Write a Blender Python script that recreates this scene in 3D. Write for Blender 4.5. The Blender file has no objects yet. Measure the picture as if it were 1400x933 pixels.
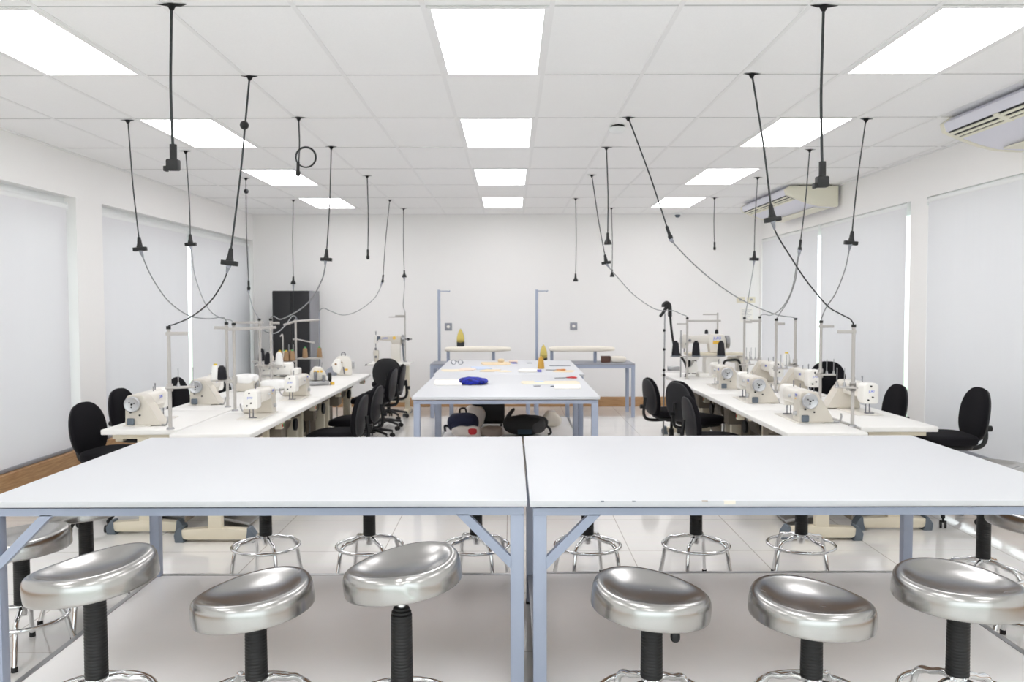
import bpy, bmesh, math, random
from mathutils import Vector, Matrix, noise
PI = math.pi
R = math.radians
random.seed(7)
SC = bpy.context.scene
COL = SC.collection
CE = 3.003            # ceiling height
YB = 13.32            # back wall
XL, XR = -4.0, 3.88   # side walls
YF = -2.2             # wall behind the camera

# ------------------------------------------------------------------ materials
def mat(name, col, rough=.5, metal=0., bump=None, coat=0., spec=.5, var=None, sheen=0.):
    m = bpy.data.materials.new(name); m.use_nodes = True
    nt = m.node_tree; b = nt.nodes['Principled BSDF']
    b.inputs['Base Color'].default_value = (*col, 1)
    b.inputs['Roughness'].default_value = rough
    b.inputs['Metallic'].default_value = metal
    b.inputs['Specular IOR Level'].default_value = spec
    b.inputs['Coat Weight'].default_value = coat
    b.inputs['Sheen Weight'].default_value = sheen
    tc = nt.nodes.new('ShaderNodeTexCoord')
    if bump:
        n = nt.nodes.new('ShaderNodeTexNoise'); n.inputs['Scale'].default_value = bump[0]; n.inputs['Detail'].default_value = 4
        bp = nt.nodes.new('ShaderNodeBump'); bp.inputs['Strength'].default_value = bump[1]; bp.inputs['Distance'].default_value = .002
        nt.links.new(tc.outputs['Object'], n.inputs['Vector'])
        nt.links.new(n.outputs['Fac'], bp.inputs['Height']); nt.links.new(bp.outputs['Normal'], b.inputs['Normal'])
    if var:
        n = nt.nodes.new('ShaderNodeTexNoise'); n.inputs['Scale'].default_value = var[0]; n.inputs['Detail'].default_value = 3
        r = nt.nodes.new('ShaderNodeValToRGB')
        c2 = tuple(min(1, c * var[1]) for c in col)
        r.color_ramp.elements[0].color = (*c2, 1); r.color_ramp.elements[0].position = .35
        r.color_ramp.elements[1].color = (*col, 1); r.color_ramp.elements[1].position = .65
        nt.links.new(tc.outputs['Object'], n.inputs['Vector'])
        nt.links.new(n.outputs['Fac'], r.inputs['Fac']); nt.links.new(r.outputs['Color'], b.inputs['Base Color'])
    return m

def s(r, g, b):   # sRGB 0-255 to linear
    f = lambda v: (v / 255 / 12.92) if v / 255 <= .04045 else ((v / 255 + .055) / 1.055) ** 2.4
    return (f(r), f(g), f(b))

M = {}
M['wall'] = mat('painted_plaster', s(246, 245, 244), .7, bump=(60, .05))
M['ceil'] = mat('mineral_fibre_tile', s(248, 248, 248), .9, bump=(160, .55), var=(170, .97))
M['grid'] = mat('ceiling_grid_paint', s(238, 238, 238), .45)
M['gridline'] = mat('ceiling_joint_paint', s(200, 200, 200), .6)
M['gap'] = mat('ceiling_void_shadow', s(18, 16, 18), .9)
M['laminate'] = mat('white_laminate', s(209, 211, 215), .5, var=(1.2, .985), spec=.3)
M['laminate2'] = mat('brightened_white_laminate', s(214, 216, 220), .5, var=(1.2, .985), spec=.3)  # same laminate, colour raised because the middle aisle gets less light
M['sewtop'] = mat('sewing_table_laminate', s(236, 235, 232), .45, spec=.3)
M['edge'] = mat('white_edge_band', s(240, 239, 234), .4)
M['ply'] = mat('plywood_underside', s(160, 128, 98), .6, var=(8, .85))
M['blue'] = mat('blue_grey_enamel', s(162, 171, 191), .42, bump=(90, .12))
M['shelf'] = mat('worn_grey_white_board', s(250, 249, 249), .4, var=(2.2, .955))
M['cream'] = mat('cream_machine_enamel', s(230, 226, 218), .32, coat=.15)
M['cream2'] = mat('shaded_beige_enamel', s(212, 206, 195), .35, coat=.1)  # darker copy of the cream, part of the shading painted into it
M['taupe'] = mat('taupe_panel', s(118, 109, 97), .6)
M['creamw'] = mat('white_machine_enamel', s(242, 240, 235), .3, coat=.15)
M['stand'] = mat('cream_stand_paint', s(224, 216, 196), .42)
M['polep'] = mat('thread_stand_paint', s(188, 184, 180), .4)
M['boot'] = mat('grey_foot_cap', s(98, 108, 118), .6)
M['black'] = mat('black_plastic', s(20, 20, 22), .45)
M['rubber'] = mat('black_rubber', s(15, 15, 16), .5)
M['fabric'] = mat('black_upholstery', s(22, 21, 25), .95, bump=(300, .3), spec=.2)
M['shell'] = mat('charcoal_plastic_shell', s(38, 38, 41), .5, bump=(250, .1))
M['chrome'] = mat('chrome', (.78, .79, .80), .09, 1.)
M['steelg'] = mat('dull_steel', (.42, .42, .43), .35, 1.)
M['needle'] = mat('dark_steel', (.22, .22, .24), .3, 1.)
M['wheel'] = mat('satin_aluminium', (.55, .56, .58), .4, .8)
M['logo'] = mat('blue_lettering', s(60, 95, 215), .5)
M['amber'] = mat('amber_sticker', s(235, 190, 70), .5)
M['cordb'] = mat('black_cord', s(40, 44, 46), .5)
M['cordg'] = mat('grey_cable', s(140, 142, 144), .5)
M['brownkraft'] = mat('brown_thread', s(160, 130, 98), .85, bump=(400, .4))
M['whitethread'] = mat('white_thread', s(240, 240, 238), .85, bump=(400, .4))
M['blackthread'] = mat('black_thread', s(30, 30, 36), .85, bump=(400, .4))
M['gold'] = mat('golden_thread', s(205, 160, 75), .8, bump=(400, .4))
M['green'] = mat('green_plastic', s(70, 170, 95), .5)
M['yellow'] = mat('yellow_plastic', s(225, 195, 60), .5)
M['red'] = mat('red_plastic', s(205, 45, 50), .45)
M['cotton'] = mat('unbleached_cotton', s(240, 234, 222), .9, bump=(40, .4))
M['sole'] = mat('brass_soleplate', s(205, 185, 105), .35, .6)
M['ironbody'] = mat('charcoal_iron_body', s(45, 48, 50), .5)
M['cabblack'] = mat('black_cabinet_lacquer', s(24, 24, 28), .5)
M['cabgrey'] = mat('grey_cabinet_side', s(140, 141, 147), .5)
M['acw'] = mat('ac_white_plastic', s(222, 222, 232), .4)
M['acc'] = mat('ac_cream_plastic', s(232, 229, 212), .45)
M['slot'] = mat('black_slot', s(16, 17, 20), .7)
M['navy'] = mat('navy_nylon', s(32, 38, 66), .8, bump=(35, .5))
M['blackbag'] = mat('black_nylon', s(38, 38, 40), .75, bump=(30, .6))
M['charbag'] = mat('charcoal_nylon', s(75, 75, 76), .8, bump=(120, .6))
M['teal'] = mat('teal_panel', s(45, 66, 82), .8)
M['blueblob'] = mat('bright_blue_cloth', s(28, 48, 190), .85, var=(28, .18), bump=(30, .6))
M['paper'] = mat('white_paper', s(248, 246, 240), .8)
M['kraft'] = mat('tan_pattern_paper', s(232, 212, 178), .8)
M['creampaper'] = mat('cream_pattern_paper', s(238, 228, 206), .8)
M['peach'] = mat('peach_cloth', s(240, 222, 208), .85)
M['paleblue'] = mat('pale_blue_cloth', s(206, 218, 238), .85)
M['lilac'] = mat('lilac_plastic', s(120, 120, 200), .6)
M['orange'] = mat('orange_plastic', s(214, 140, 60), .5)
M['brownbox'] = mat('brown_leather_box', s(98, 68, 56), .6)
M['outlet'] = mat('grey_outlet_plate', s(152, 155, 164), .5)
M['plate'] = mat('cream_wall_plate', s(232, 226, 205), .5)
M['frame'] = mat('white_window_frame', s(236, 238, 238), .4)
M['ink'] = mat('pale_grey_ink', s(190, 190, 196), .8)
M['print'] = mat('red_print', s(205, 60, 66), .8)
M['plasticbag'] = mat('white_carrier_bag', s(235, 228, 222), .5, bump=(25, .7))
M['greybag'] = mat('taupe_carrier_bag', s(150, 138, 130), .7, bump=(25, .7))
M['cover'] = mat('soft_white_cover', s(244, 244, 242), .55, bump=(14, .5))

def brushed():
    m = mat('brushed_stainless', (.46, .453, .443), .22, 1.)
    nt = m.node_tree; b = nt.nodes['Principled BSDF']
    tc = nt.nodes.new('ShaderNodeTexCoord'); mp = nt.nodes.new('ShaderNodeMapping'); mp.inputs['Scale'].default_value = (1, 1, 1)
    n = nt.nodes.new('ShaderNodeTexNoise'); n.inputs['Scale'].default_value = 14; n.inputs['Detail'].default_value = 2
    mr = nt.nodes.new('ShaderNodeMapRange'); mr.inputs['To Min'].default_value = .2; mr.inputs['To Max'].default_value = .3
    bp = nt.nodes.new('ShaderNodeBump'); bp.inputs['Strength'].default_value = .10; bp.inputs['Distance'].default_value = .004
    nt.links.new(tc.outputs['Object'], mp.inputs['Vector']); nt.links.new(mp.outputs['Vector'], n.inputs['Vector'])
    nt.links.new(n.outputs['Fac'], mr.inputs['Value']); nt.links.new(mr.outputs['Result'], b.inputs['Roughness'])
    nt.links.new(n.outputs['Fac'], bp.inputs['Height']); nt.links.new(bp.outputs['Normal'], b.inputs['Normal'])
    return m
M['steel'] = brushed()

def tiles():
    m = mat('glossy_porcelain_tile', s(232, 229, 226), .07, spec=.55)
    nt = m.node_tree; b = nt.nodes['Principled BSDF']
    tc = nt.nodes.new('ShaderNodeTexCoord'); mp = nt.nodes.new('ShaderNodeMapping')
    mp.inputs['Location'].default_value = (.03, .12, 0)
    br = nt.nodes.new('ShaderNodeTexBrick'); br.offset = 0; br.squash = 1
    br.inputs['Scale'].default_value = 1; br.inputs['Brick Width'].default_value = .805; br.inputs['Row Height'].default_value = .805
    br.inputs['Mortar Size'].default_value = .0032; br.inputs['Mortar Smooth'].default_value = .2; br.inputs['Bias'].default_value = 0
    br.inputs['Color1'].default_value = (*s(240, 238, 235), 1); br.inputs['Color2'].default_value = (*s(237, 235, 232), 1)
    br.inputs['Mortar'].default_value = (*s(186, 180, 172), 1)
    w = nt.nodes.new('ShaderNodeTexNoise'); w.inputs['Scale'].default_value = 1.3
    m2 = nt.nodes.new('ShaderNodeMapping'); m2.inputs['Scale'].default_value = (1, 14, 1)
    mx = nt.nodes.new('ShaderNodeMix'); mx.data_type = 'RGBA'; mx.blend_type = 'MULTIPLY'; mx.inputs['Factor'].default_value = .06
    nt.links.new(tc.outputs['Object'], mp.inputs['Vector']); nt.links.new(mp.outputs['Vector'], br.inputs['Vector'])
    nt.links.new(tc.outputs['Object'], m2.inputs['Vector']); nt.links.new(m2.outputs['Vector'], w.inputs['Vector'])
    nt.links.new(br.outputs['Color'], mx.inputs['A']); nt.links.new(w.outputs['Color'], mx.inputs['B'])
    nt.links.new(mx.outputs['Result'], b.inputs['Base Color'])
    return m
M['tile'] = tiles()

def woodm():
    m = mat('brown_wood', s(178, 140, 98), .5)
    nt = m.node_tree; b = nt.nodes['Principled BSDF']
    tc = nt.nodes.new('ShaderNodeTexCoord'); mp = nt.nodes.new('ShaderNodeMapping'); mp.inputs['Scale'].default_value = (1.5, 1.5, 30)
    n = nt.nodes.new('ShaderNodeTexNoise'); n.inputs['Scale'].default_value = 3; n.inputs['Detail'].default_value = 6; n.inputs['Distortion'].default_value = .6
    r = nt.nodes.new('ShaderNodeValToRGB')
    r.color_ramp.elements[0].color = (*s(158, 118, 78), 1); r.color_ramp.elements[1].color = (*s(194, 156, 112), 1)
    r.color_ramp.elements[0].position = .3; r.color_ramp.elements[1].position = .7
    nt.links.new(tc.outputs['Object'], mp.inputs['Vector']); nt.links.new(mp.outputs['Vector'], n.inputs['Vector'])
    nt.links.new(n.outputs['Fac'], r.inputs['Fac']); nt.links.new(r.outputs['Color'], b.inputs['Base Color'])
    return m
M['wood'] = woodm()

def emis(name, col, st):
    m = bpy.data.materials.new(name); m.use_nodes = True; nt = m.node_tree; nt.nodes.clear()
    e = nt.nodes.new('ShaderNodeEmission'); e.inputs['Color'].default_value = (*col, 1); e.inputs['Strength'].default_value = st
    o = nt.nodes.new('ShaderNodeOutputMaterial'); nt.links.new(e.outputs[0], o.inputs[0]); return m
M['lamp'] = emis('lit_diffuser', (1, .985, 1.0), 7.6)

def blindm():
    m = bpy.data.materials.new('translucent_blind_fabric'); m.use_nodes = True; nt = m.node_tree; nt.nodes.clear()
    d = nt.nodes.new('ShaderNodeBsdfDiffuse'); d.inputs['Color'].default_value = (*s(231, 231, 234), 1)
    t = nt.nodes.new('ShaderNodeBsdfTranslucent'); t.inputs['Color'].default_value = (*s(236, 236, 240), 1)
    mx = nt.nodes.new('ShaderNodeMixShader'); mx.inputs[0].default_value = .09
    tc = nt.nodes.new('ShaderNodeTexCoord'); mp = nt.nodes.new('ShaderNodeMapping'); mp.inputs['Scale'].default_value = (4, 4, .3)
    n = nt.nodes.new('ShaderNodeTexNoise'); n.inputs['Scale'].default_value = 1.2; n.inputs['Detail'].default_value = 2
    bp = nt.nodes.new('ShaderNodeBump'); bp.inputs['Strength'].default_value = .25; bp.inputs['Distance'].default_value = .03
    o = nt.nodes.new('ShaderNodeOutputMaterial')
    nt.links.new(tc.outputs['Object'], mp.inputs['Vector']); nt.links.new(mp.outputs['Vector'], n.inputs['Vector'])
    nt.links.new(n.outputs['Fac'], bp.inputs['Height'])
    nt.links.new(bp.outputs['Normal'], d.inputs['Normal'])
    nt.links.new(d.outputs[0], mx.inputs[1]); nt.links.new(t.outputs[0], mx.inputs[2]); nt.links.new(mx.outputs[0], o.inputs[0])
    return m
M['blind'] = blindm()

def glassm():
    m = bpy.data.materials.new('window_glass'); m.use_nodes = True; nt = m.node_tree; nt.nodes.clear()
    t = nt.nodes.new('ShaderNodeBsdfTransparent'); t.inputs['Color'].default_value = (.93, .96, .965, 1)
    g = nt.nodes.new('ShaderNodeBsdfGlossy'); g.inputs['Roughness'].default_value = .03
    mx = nt.nodes.new('ShaderNodeMixShader'); mx.inputs[0].default_value = .07
    o = nt.nodes.new('ShaderNodeOutputMaterial')
    nt.links.new(t.outputs[0], mx.inputs[1]); nt.links.new(g.outputs[0], mx.inputs[2]); nt.links.new(mx.outputs[0], o.inputs[0])
    return m
M['glass'] = glassm()

# ------------------------------------------------------------------ mesh builder
class MB:
    def __init__(self): self.bm = bmesh.new()
    def box(self, x0, x1, y0, y1, z0, z1, bev=0., rot=None, seg=2):
        c = Vector(((x0 + x1) / 2, (y0 + y1) / 2, (z0 + z1) / 2))
        mt = Matrix.Translation(c)
        if rot is not None: mt = mt @ rot.to_4x4()
        mt = mt @ Matrix.Diagonal((abs(x1 - x0), abs(y1 - y0), abs(z1 - z0), 1))
        g = bmesh.ops.create_cube(self.bm, size=1, matrix=mt)
        if bev:
            es = list({e for v in g['verts'] for e in v.link_edges})
            bmesh.ops.bevel(self.bm, geom=es, offset=bev, segments=seg, affect='EDGES', profile=.5)
        return self
    def cone(self, p0, p1, r0, r1, seg=16, cap=True):
        p0, p1 = Vector(p0), Vector(p1); d = p1 - p0
        q = d.to_track_quat('Z', 'Y').to_matrix().to_4x4()
        bmesh.ops.create_cone(self.bm, cap_ends=cap, segments=seg, radius1=r0, radius2=r1, depth=d.length,
                              matrix=Matrix.Translation((p0 + p1) / 2) @ q)
        return self
    def cyl(self, p0, p1, r, seg=16): return self.cone(p0, p1, r, r, seg)
    def tube(self, pts, r, seg=8, closed=False, sub=6, smooth=True):
        P = [Vector(p) for p in pts]
        if smooth and len(P) > 2:
            Q = []; n = len(P); rng = n if closed else n - 1
            for i in range(rng):
                if closed: a, b, c, d = P[(i - 1) % n], P[i], P[(i + 1) % n], P[(i + 2) % n]
                else: a, b, c, d = P[max(i - 1, 0)], P[i], P[i + 1], P[min(i + 2, n - 1)]
                for k in range(sub):
                    t = k / sub
                    Q.append(.5 * (2 * b + (c - a) * t + (2 * a - 5 * b + 4 * c - d) * t * t + (3 * b - a - 3 * c + d) * t ** 3))
            if not closed: Q.append(P[-1])
            P = Q
        n = len(P); rings = []; up = None
        for i in range(n):
            if closed: tg = P[(i + 1) % n] - P[i - 1]
            else: tg = P[min(i + 1, n - 1)] - P[max(i - 1, 0)]
            tg.normalize()
            if up is None:
                up = Vector((0, 0, 1)) if abs(tg.z) < .9 else Vector((1, 0, 0))
            s_ = tg.cross(up); 
            if s_.length < 1e-6: s_ = tg.orthogonal()
            s_.normalize(); up = s_.cross(tg).normalized()
            rr = r(i / max(1, n - 1)) if callable(r) else r
            rings.append([self.bm.verts.new(P[i] + (s_ * math.cos(2 * PI * k / seg) + up * math.sin(2 * PI * k / seg)) * rr) for k in range(seg)])
        m = n if closed else n - 1
        for i in range(m):
            A, B = rings[i], rings[(i + 1) % n]
            for k in range(seg):
                self.bm.faces.new((A[k], A[(k + 1) % seg], B[(k + 1) % seg], B[k]))
        if not closed:
            self.bm.faces.new(rings[0][::-1]); self.bm.faces.new(rings[-1])
        return self
    def ring(self, c, R_, r, seg=40, ts=8, axis='z'):
        c = Vector(c)
        if axis == 'z': pts = [c + Vector((math.cos(2 * PI * k / seg) * R_, math.sin(2 * PI * k / seg) * R_, 0)) for k in range(seg)]
        elif axis == 'x': pts = [c + Vector((0, math.cos(2 * PI * k / seg) * R_, math.sin(2 * PI * k / seg) * R_)) for k in range(seg)]
        else: pts = [c + Vector((math.cos(2 * PI * k / seg) * R_, 0, math.sin(2 * PI * k / seg) * R_)) for k in range(seg)]
        return self.tube(pts, r, ts, closed=True, smooth=False)
    def lathe(self, prof, seg=32, c=(0, 0, 0), f=None):
        c = Vector(c); rings = []
        for (r, z) in prof:
            if r < 1e-6:
                v = Vector((0, 0, z)); v = f(v) if f else v
                rings.append([self.bm.verts.new(c + v)])
            else:
                L = []
                for k in range(seg):
                    v = Vector((r * math.cos(2 * PI * k / seg), r * math.sin(2 * PI * k / seg), z)); v = f(v) if f else v
                    L.append(self.bm.verts.new(c + v))
                rings.append(L)
        for A, B in zip(rings, rings[1:]):
            for k in range(seg):
                q = (k + 1) % seg
                if len(A) == 1 and len(B) == 1: continue
                if len(A) == 1: self.bm.faces.new((A[0], B[q], B[k]))
                elif len(B) == 1: self.bm.faces.new((A[k], A[q], B[0]))
                else: self.bm.faces.new((A[k], A[q], B[q], B[k]))
        if len(rings[0]) > 1: self.bm.faces.new(rings[0])
        if len(rings[-1]) > 1: self.bm.faces.new(rings[-1])
        return self
    def prism(self, poly, a0, a1, axis='x', bev=0.):
        # poly: 2D points; axis x: (y,z), axis y: (x,z), axis z: (x,y)
        def P(u, v, a):
            return {'x': (a, u, v), 'y': (u, a, v), 'z': (u, v, a)}[axis]
        A = [self.bm.verts.new(P(u, v, a0)) for u, v in poly]; B = [self.bm.verts.new(P(u, v, a1)) for u, v in poly]
        n = len(poly); fs = [self.bm.faces.new(A), self.bm.faces.new(B[::-1])]
        for k in range(n): fs.append(self.bm.faces.new((A[k], B[k], B[(k + 1) % n], A[(k + 1) % n])))
        if bev:
            es = list({e for v in A + B for e in v.link_edges})
            bmesh.ops.bevel(self.bm, geom=es, offset=bev, segments=2, affect='EDGES', profile=.5)
        return self
    def pillow(self, c, sx, sy, sz, ex=.5, ez=.6, seg=28, rings=14, f=None, rot=None):
        # superellipsoid centred at c with half sizes
        c = Vector(c); sp = lambda v, e: math.copysign(abs(v) ** e, v)
        L = []
        for i in range(rings + 1):
            ph = -PI / 2 + PI * i / rings; row = []
            for k in range(seg):
                th = 2 * PI * k / seg
                v = Vector((sx * sp(math.cos(ph), ez) * sp(math.cos(th), ex), sy * sp(math.cos(ph), ez) * sp(math.sin(th), ex), sz * sp(math.sin(ph), ez)))
                if f: v = f(v)
                if rot is not None: v = rot @ v
                row.append(v + c)
                if i in (0, rings): break
            L.append([self.bm.verts.new(p) for p in row])
        for A, B in zip(L, L[1:]):
            for k in range(seg):
                q = (k + 1) % seg
                if len(A) == 1: self.bm.faces.new((A[0], B[q], B[k]))
                elif len(B) == 1: self.bm.faces.new((A[k], A[q], B[0]))
                else: self.bm.faces.new((A[k], A[q], B[q], B[k]))
        return self
    def build(self, name, m, parent=None, smooth=True, angle=40, **props):
        bm = self.bm
        bmesh.ops.recalc_face_normals(bm, faces=bm.faces)
        me = bpy.data.meshes.new(name)
        if smooth:
            for f in bm.faces: f.smooth = True
            for e in bm.edges:
                if len(e.link_faces) == 2 and e.calc_face_angle(0) > R(angle): e.smooth = False
        bm.to_mesh(me); bm.free()
        me.materials.append(M[m])
        o = bpy.data.objects.new(name, me); COL.objects.link(o)
        if parent is not None: o.parent = parent
        for k, v in props.items(): o[k] = v
        return o

def tag(o, label, cat, group=None):
    o['label'] = label; o['category'] = cat
    if group: o['group'] = group
    return o
def thing(name, label, cat, loc=(0, 0, 0), rz=0., group=None):
    o = bpy.data.objects.new(name, None); COL.objects.link(o)
    o.empty_display_size = .05
    o.location = loc; o.rotation_euler = (0, 0, rz)
    return tag(o, label, cat, group)
def dup(o, loc=None, rz=None, label=None, group=None, parent=None):
    c = o.copy(); COL.objects.link(c)
    if parent is not None: c.parent = parent
    for ch in list(o.children): dup(ch, parent=c)
    if loc is not None: c.location = loc
    if rz is not None: c.rotation_euler = (0, 0, rz)
    if label: c['label'] = label
    if group: c['group'] = group
    return c
def struct(name, mb, m, smooth=False):
    o = mb.build(name, m, smooth=smooth); o['kind'] = 'structure'; return o

def text_mesh(body, size):
    cu = bpy.data.curves.new('lettering', 'FONT'); cu.body = body; cu.size = size; cu.align_x = 'CENTER'; cu.align_y = 'CENTER'; cu.extrude = .0004
    t = bpy.data.objects.new('lettering', cu); COL.objects.link(t)
    dg = bpy.context.evaluated_depsgraph_get()
    me = bpy.data.meshes.new_from_object(t.evaluated_get(dg))
    bpy.data.objects.remove(t); me.materials.clear(); me.materials.append(M['logo'])
    return me

# ------------------------------------------------------------------ the room
T = .22
struct('floor', MB().box(XL - T, XR + T, YF - .1, YB + .1, -.1, 0), 'tile')
struct('ceiling', MB().box(XL - T, XR + T, YF - .1, YB + .1, CE, CE + .1), 'ceil')
struct('wall_back', MB().box(XL - T, XR + T, YB, YB + .2, 0, CE), 'wall')
FW = (-3.5, 3.4, .12, 2.75)      # unseen glazed front behind the camera, added for low front light
struct('wall_front', MB().box(XL - T, FW[0], YF - .2, YF, 0, CE).box(FW[1], XR + T, YF - .2, YF, 0, CE).box(FW[0], FW[1], YF - .2, YF, 0, FW[2]).box(FW[0], FW[1], YF - .2, YF, FW[3], CE), 'wall')
HEAD, SILL = 2.60, .26
def side_wall(name, x0, x1, openings):
    mb = MB(); y = YF
    for a, b in openings:
        mb.box(x0, x1, y, a, 0, CE); mb.box(x0, x1, a, b, HEAD, CE); mb.box(x0, x1, a, b, 0, SILL); y = b
    mb.box(x0, x1, y, YB, 0, CE)
    struct(name, mb, 'wall')
OPL = [(4.7, 7.91), (8.41, 13.28)]
OPR = [(4.7, 7.97), (8.32, 13.22)]
side_wall('wall_left', XL - T, XL, OPL)
side_wall('wall_right', XR, XR + T, OPR)
struct('baseboard_back', MB().box(XL + .016, XR - .016, YB - .015, YB, 0, .15, .003), 'wood')
struct('baseboard_left', MB().box(XL, XL + .015, YF, YB - .016, 0, .262, .003), 'wood')
struct('baseboard_right', MB().box(XR - .015, XR, YF, YB - .016, 0, .262, .003), 'wood')
n = 0
for side, ops in ((-1, OPL), (1, OPR)):
    xw = XL if side < 0 else XR
    for a, b in ops:
        n += 1
        g = thing('window_%d' % n, 'w', 'window', (xw + side * (.135 if side < 0 else .16), (a + b) / 2, SILL)); del g['label']; del g['category']
        g['kind'] = 'structure'
        h = (b - a) / 2; H = HEAD - SILL; mb = MB(); w = .025
        ht = .24 if side < 0 else .1; mb.box(-w, w, -h, h, 0, .09); mb.box(-w, w, -h, h, H - ht, H); mb.box(-w, w, -h, -h + .1, .09, H - ht); jw = .22 if side < 0 else .03; mb.box(-w, w, h - jw, h, .09, H - ht)
        k = max(2, round((b - a) / 1.22))
        for i in range(k + 1):
            y = -h + 2 * h * i / k; y = min(max(y, -h + .03), h - .03); mb.box(-w * .9, w * .9, y - .03, y + .03, .09, H - ht)
        fo = mb.build('window_frame', 'frame', g, smooth=False)
        MB().box(-.004, .004, -h + .06, h - .06, .06, H - .06).build('window_pane', 'glass', g, smooth=False)
        st = MB().box(min(0, -side * .15), max(0, -side * .15), -h + .001, h - .001, .001, .012)
        st.build('window_sill', 'wood', g, smooth=False)
n += 1
g = thing('window_%d' % n, 'w', 'window', (0, YF - .14, 0)); del g['label']; del g['category']; g['kind'] = 'structure'  # unseen window added to light the room from the front
mb = MB().box(FW[0], FW[1], -.025, .025, FW[2], FW[2] + .06).box(FW[0], FW[1], -.025, .025, FW[3] - .06, FW[3])
for i in range(6):
    x = FW[0] + .03 + (FW[1] - FW[0] - .06) * i / 5; mb.box(x - .03, x + .03, -.025, .025, FW[2] + .06, FW[3] - .06)
mb.build('window_frame', 'frame', g, smooth=False)
MB().box(FW[0] + .06, FW[1] - .06, -.004, .004, FW[2] + .06, FW[3] - .06).build('window_pane', 'glass', g, smooth=False)
# suspended ceiling: the exposed T-bar grid
g = MB(); x0g = -.405
i = -6
while x0g + .6 * i < XR:
    x = x0g + .6 * i
    if x > XL + .02: g.box(x - .012, x + .012, YF, YB, CE - .004, CE)
    i += 1
YR = [4.03 + 1.2 * j for j in range(-5, 8)]
struct('trim_1', g, 'grid')
g = MB()
for y in YR:
    g.box(XL, XR, y - .005, y + .005, CE - .0025, CE)
struct('trim_2', g, 'gridline')
g = MB()
g.box(XL, XL + .02, YF, YB, CE - .012, CE).box(XR - .02, XR, YF, YB, CE - .012, CE).box(XL, XR, YB - .02, YB, CE - .012, CE)
struct('trim_3', g, 'grid')

# ceiling lights
def light():
    t = thing('ceiling_light', '', 'ceiling light')
    w, l = .3, .6; f = MB()
    f.box(-w + .012, -w + .034, -l + .01, l - .01, -.006, 0).box(w - .034, w - .012, -l + .01, l - .01, -.006, 0)
    f.box(-w + .034, w - .034, -l + .01, -l + .032, -.006, 0).box(-w + .034, w - .034, l - .032, l - .01, -.006, 0)
    f.build('frame', 'grid', t, smooth=False)
    MB().box(-w + .034, w - .034, -l + .032, l - .032, -.004, -.001).build('diffuser', 'lamp', t, smooth=False)
    return t
L0 = light(); first = True
rowname = {0: 'first', 1: 'second', 2: 'third', 3: 'fourth'}
for ci, (cx, side) in enumerate(((-2.505, 'window wall beside the black cabinet'), (-.105, 'middle of the room'), (2.295, 'wall with the air conditioners'))):
    for r in range(-3, 4):
        y = 4.03 + 2.4 * r + .6
        if y < YF + .7: continue
        if ci == 1: where = 'centre row'
        elif ci == 0: where = 'row on cabinet side'
        else: where = 'row on air conditioner side'
        if r >= 0: lab = f'lit white ceiling panel, {rowname[r]} from the camera in the {where}'
        else: lab = f'lit ceiling panel out of view, {"above" if r == -1 else "behind"} the camera, {where}'
        if first: o = L0; first = False
        else: o = dup(L0)
        o.location = (cx, y, CE - .0005); o['label'] = lab
        o['group'] = 'lit ceiling panels'

# roller blinds ------------------------------------------------------------
def blind(x, side, y0, y1, z0, ztop, label):
    t = thing('roller_blind', label, 'blind', (x, (y0 + y1) / 2, 0), 0, 'white roller blinds over the windows')
    h = (y1 - y0) / 2; zt = ztop
    MB().cyl((0, -h, zt - .04), (0, h, zt - .04), .034, 20).build('roller_tube', 'frame', t)
    xs = -side * .03; mb = MB(); N = 40
    vs = []
    for k in range(N + 1):
        y = -h + .02 + (2 * h - .04) * k / N
        dx = .004 * math.sin(k * .55) + .003 * math.sin(k * 1.3 + 1)
        vs.append([mb.bm.verts.new((xs, y, zt - .03)), mb.bm.verts.new((xs + dx * .6, y, (zt + z0) / 2)), mb.bm.verts.new((xs + dx, y, z0))])
    for A, B in zip(vs, vs[1:]):
        for j in range(2): mb.bm.faces.new((A[j], B[j], B[j + 1], A[j + 1]))
    mb.build('fabric', 'blind', t)
    MB().box(xs - .01, xs + .01, -h + .02, h - .02, z0 - .03, z0 + .002, .003).build('bottom_bar', 'outlet', t)
    br = MB()
    for e in (-1, 1): br.box(-.035, .035, e * h - .004, e * h + .004, zt - .085, zt, .01)
    br.build('bracket', 'frame', t)
blind(-4.07, -1, 4.75, 7.83, .305, 2.545, 'broad white roller blind before the wall pillar, above brown sill')
blind(-4.07, -1, 8.43, 10.72, .305, 2.545, 'white roller blind just beyond the pillar, behind the first seats on the cabinet side')
blind(-4.07, -1, 10.79, 13.25, .305, 2.545, 'white roller blind ending at the back corner beside the black cabinet')
blind(3.90, 1, 4.75, 7.966, .36, 2.60, 'broad white roller blind nearest the camera on the air conditioner wall')
blind(3.90, 1, 8.365, 10.70, .36, 2.60, 'white roller blind between pillar and bright gap, below the far air conditioner')
blind(3.90, 1, 10.77, 13.18, .36, 2.60, 'white roller blind ending at the back corner with the cream wall plates')

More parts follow.
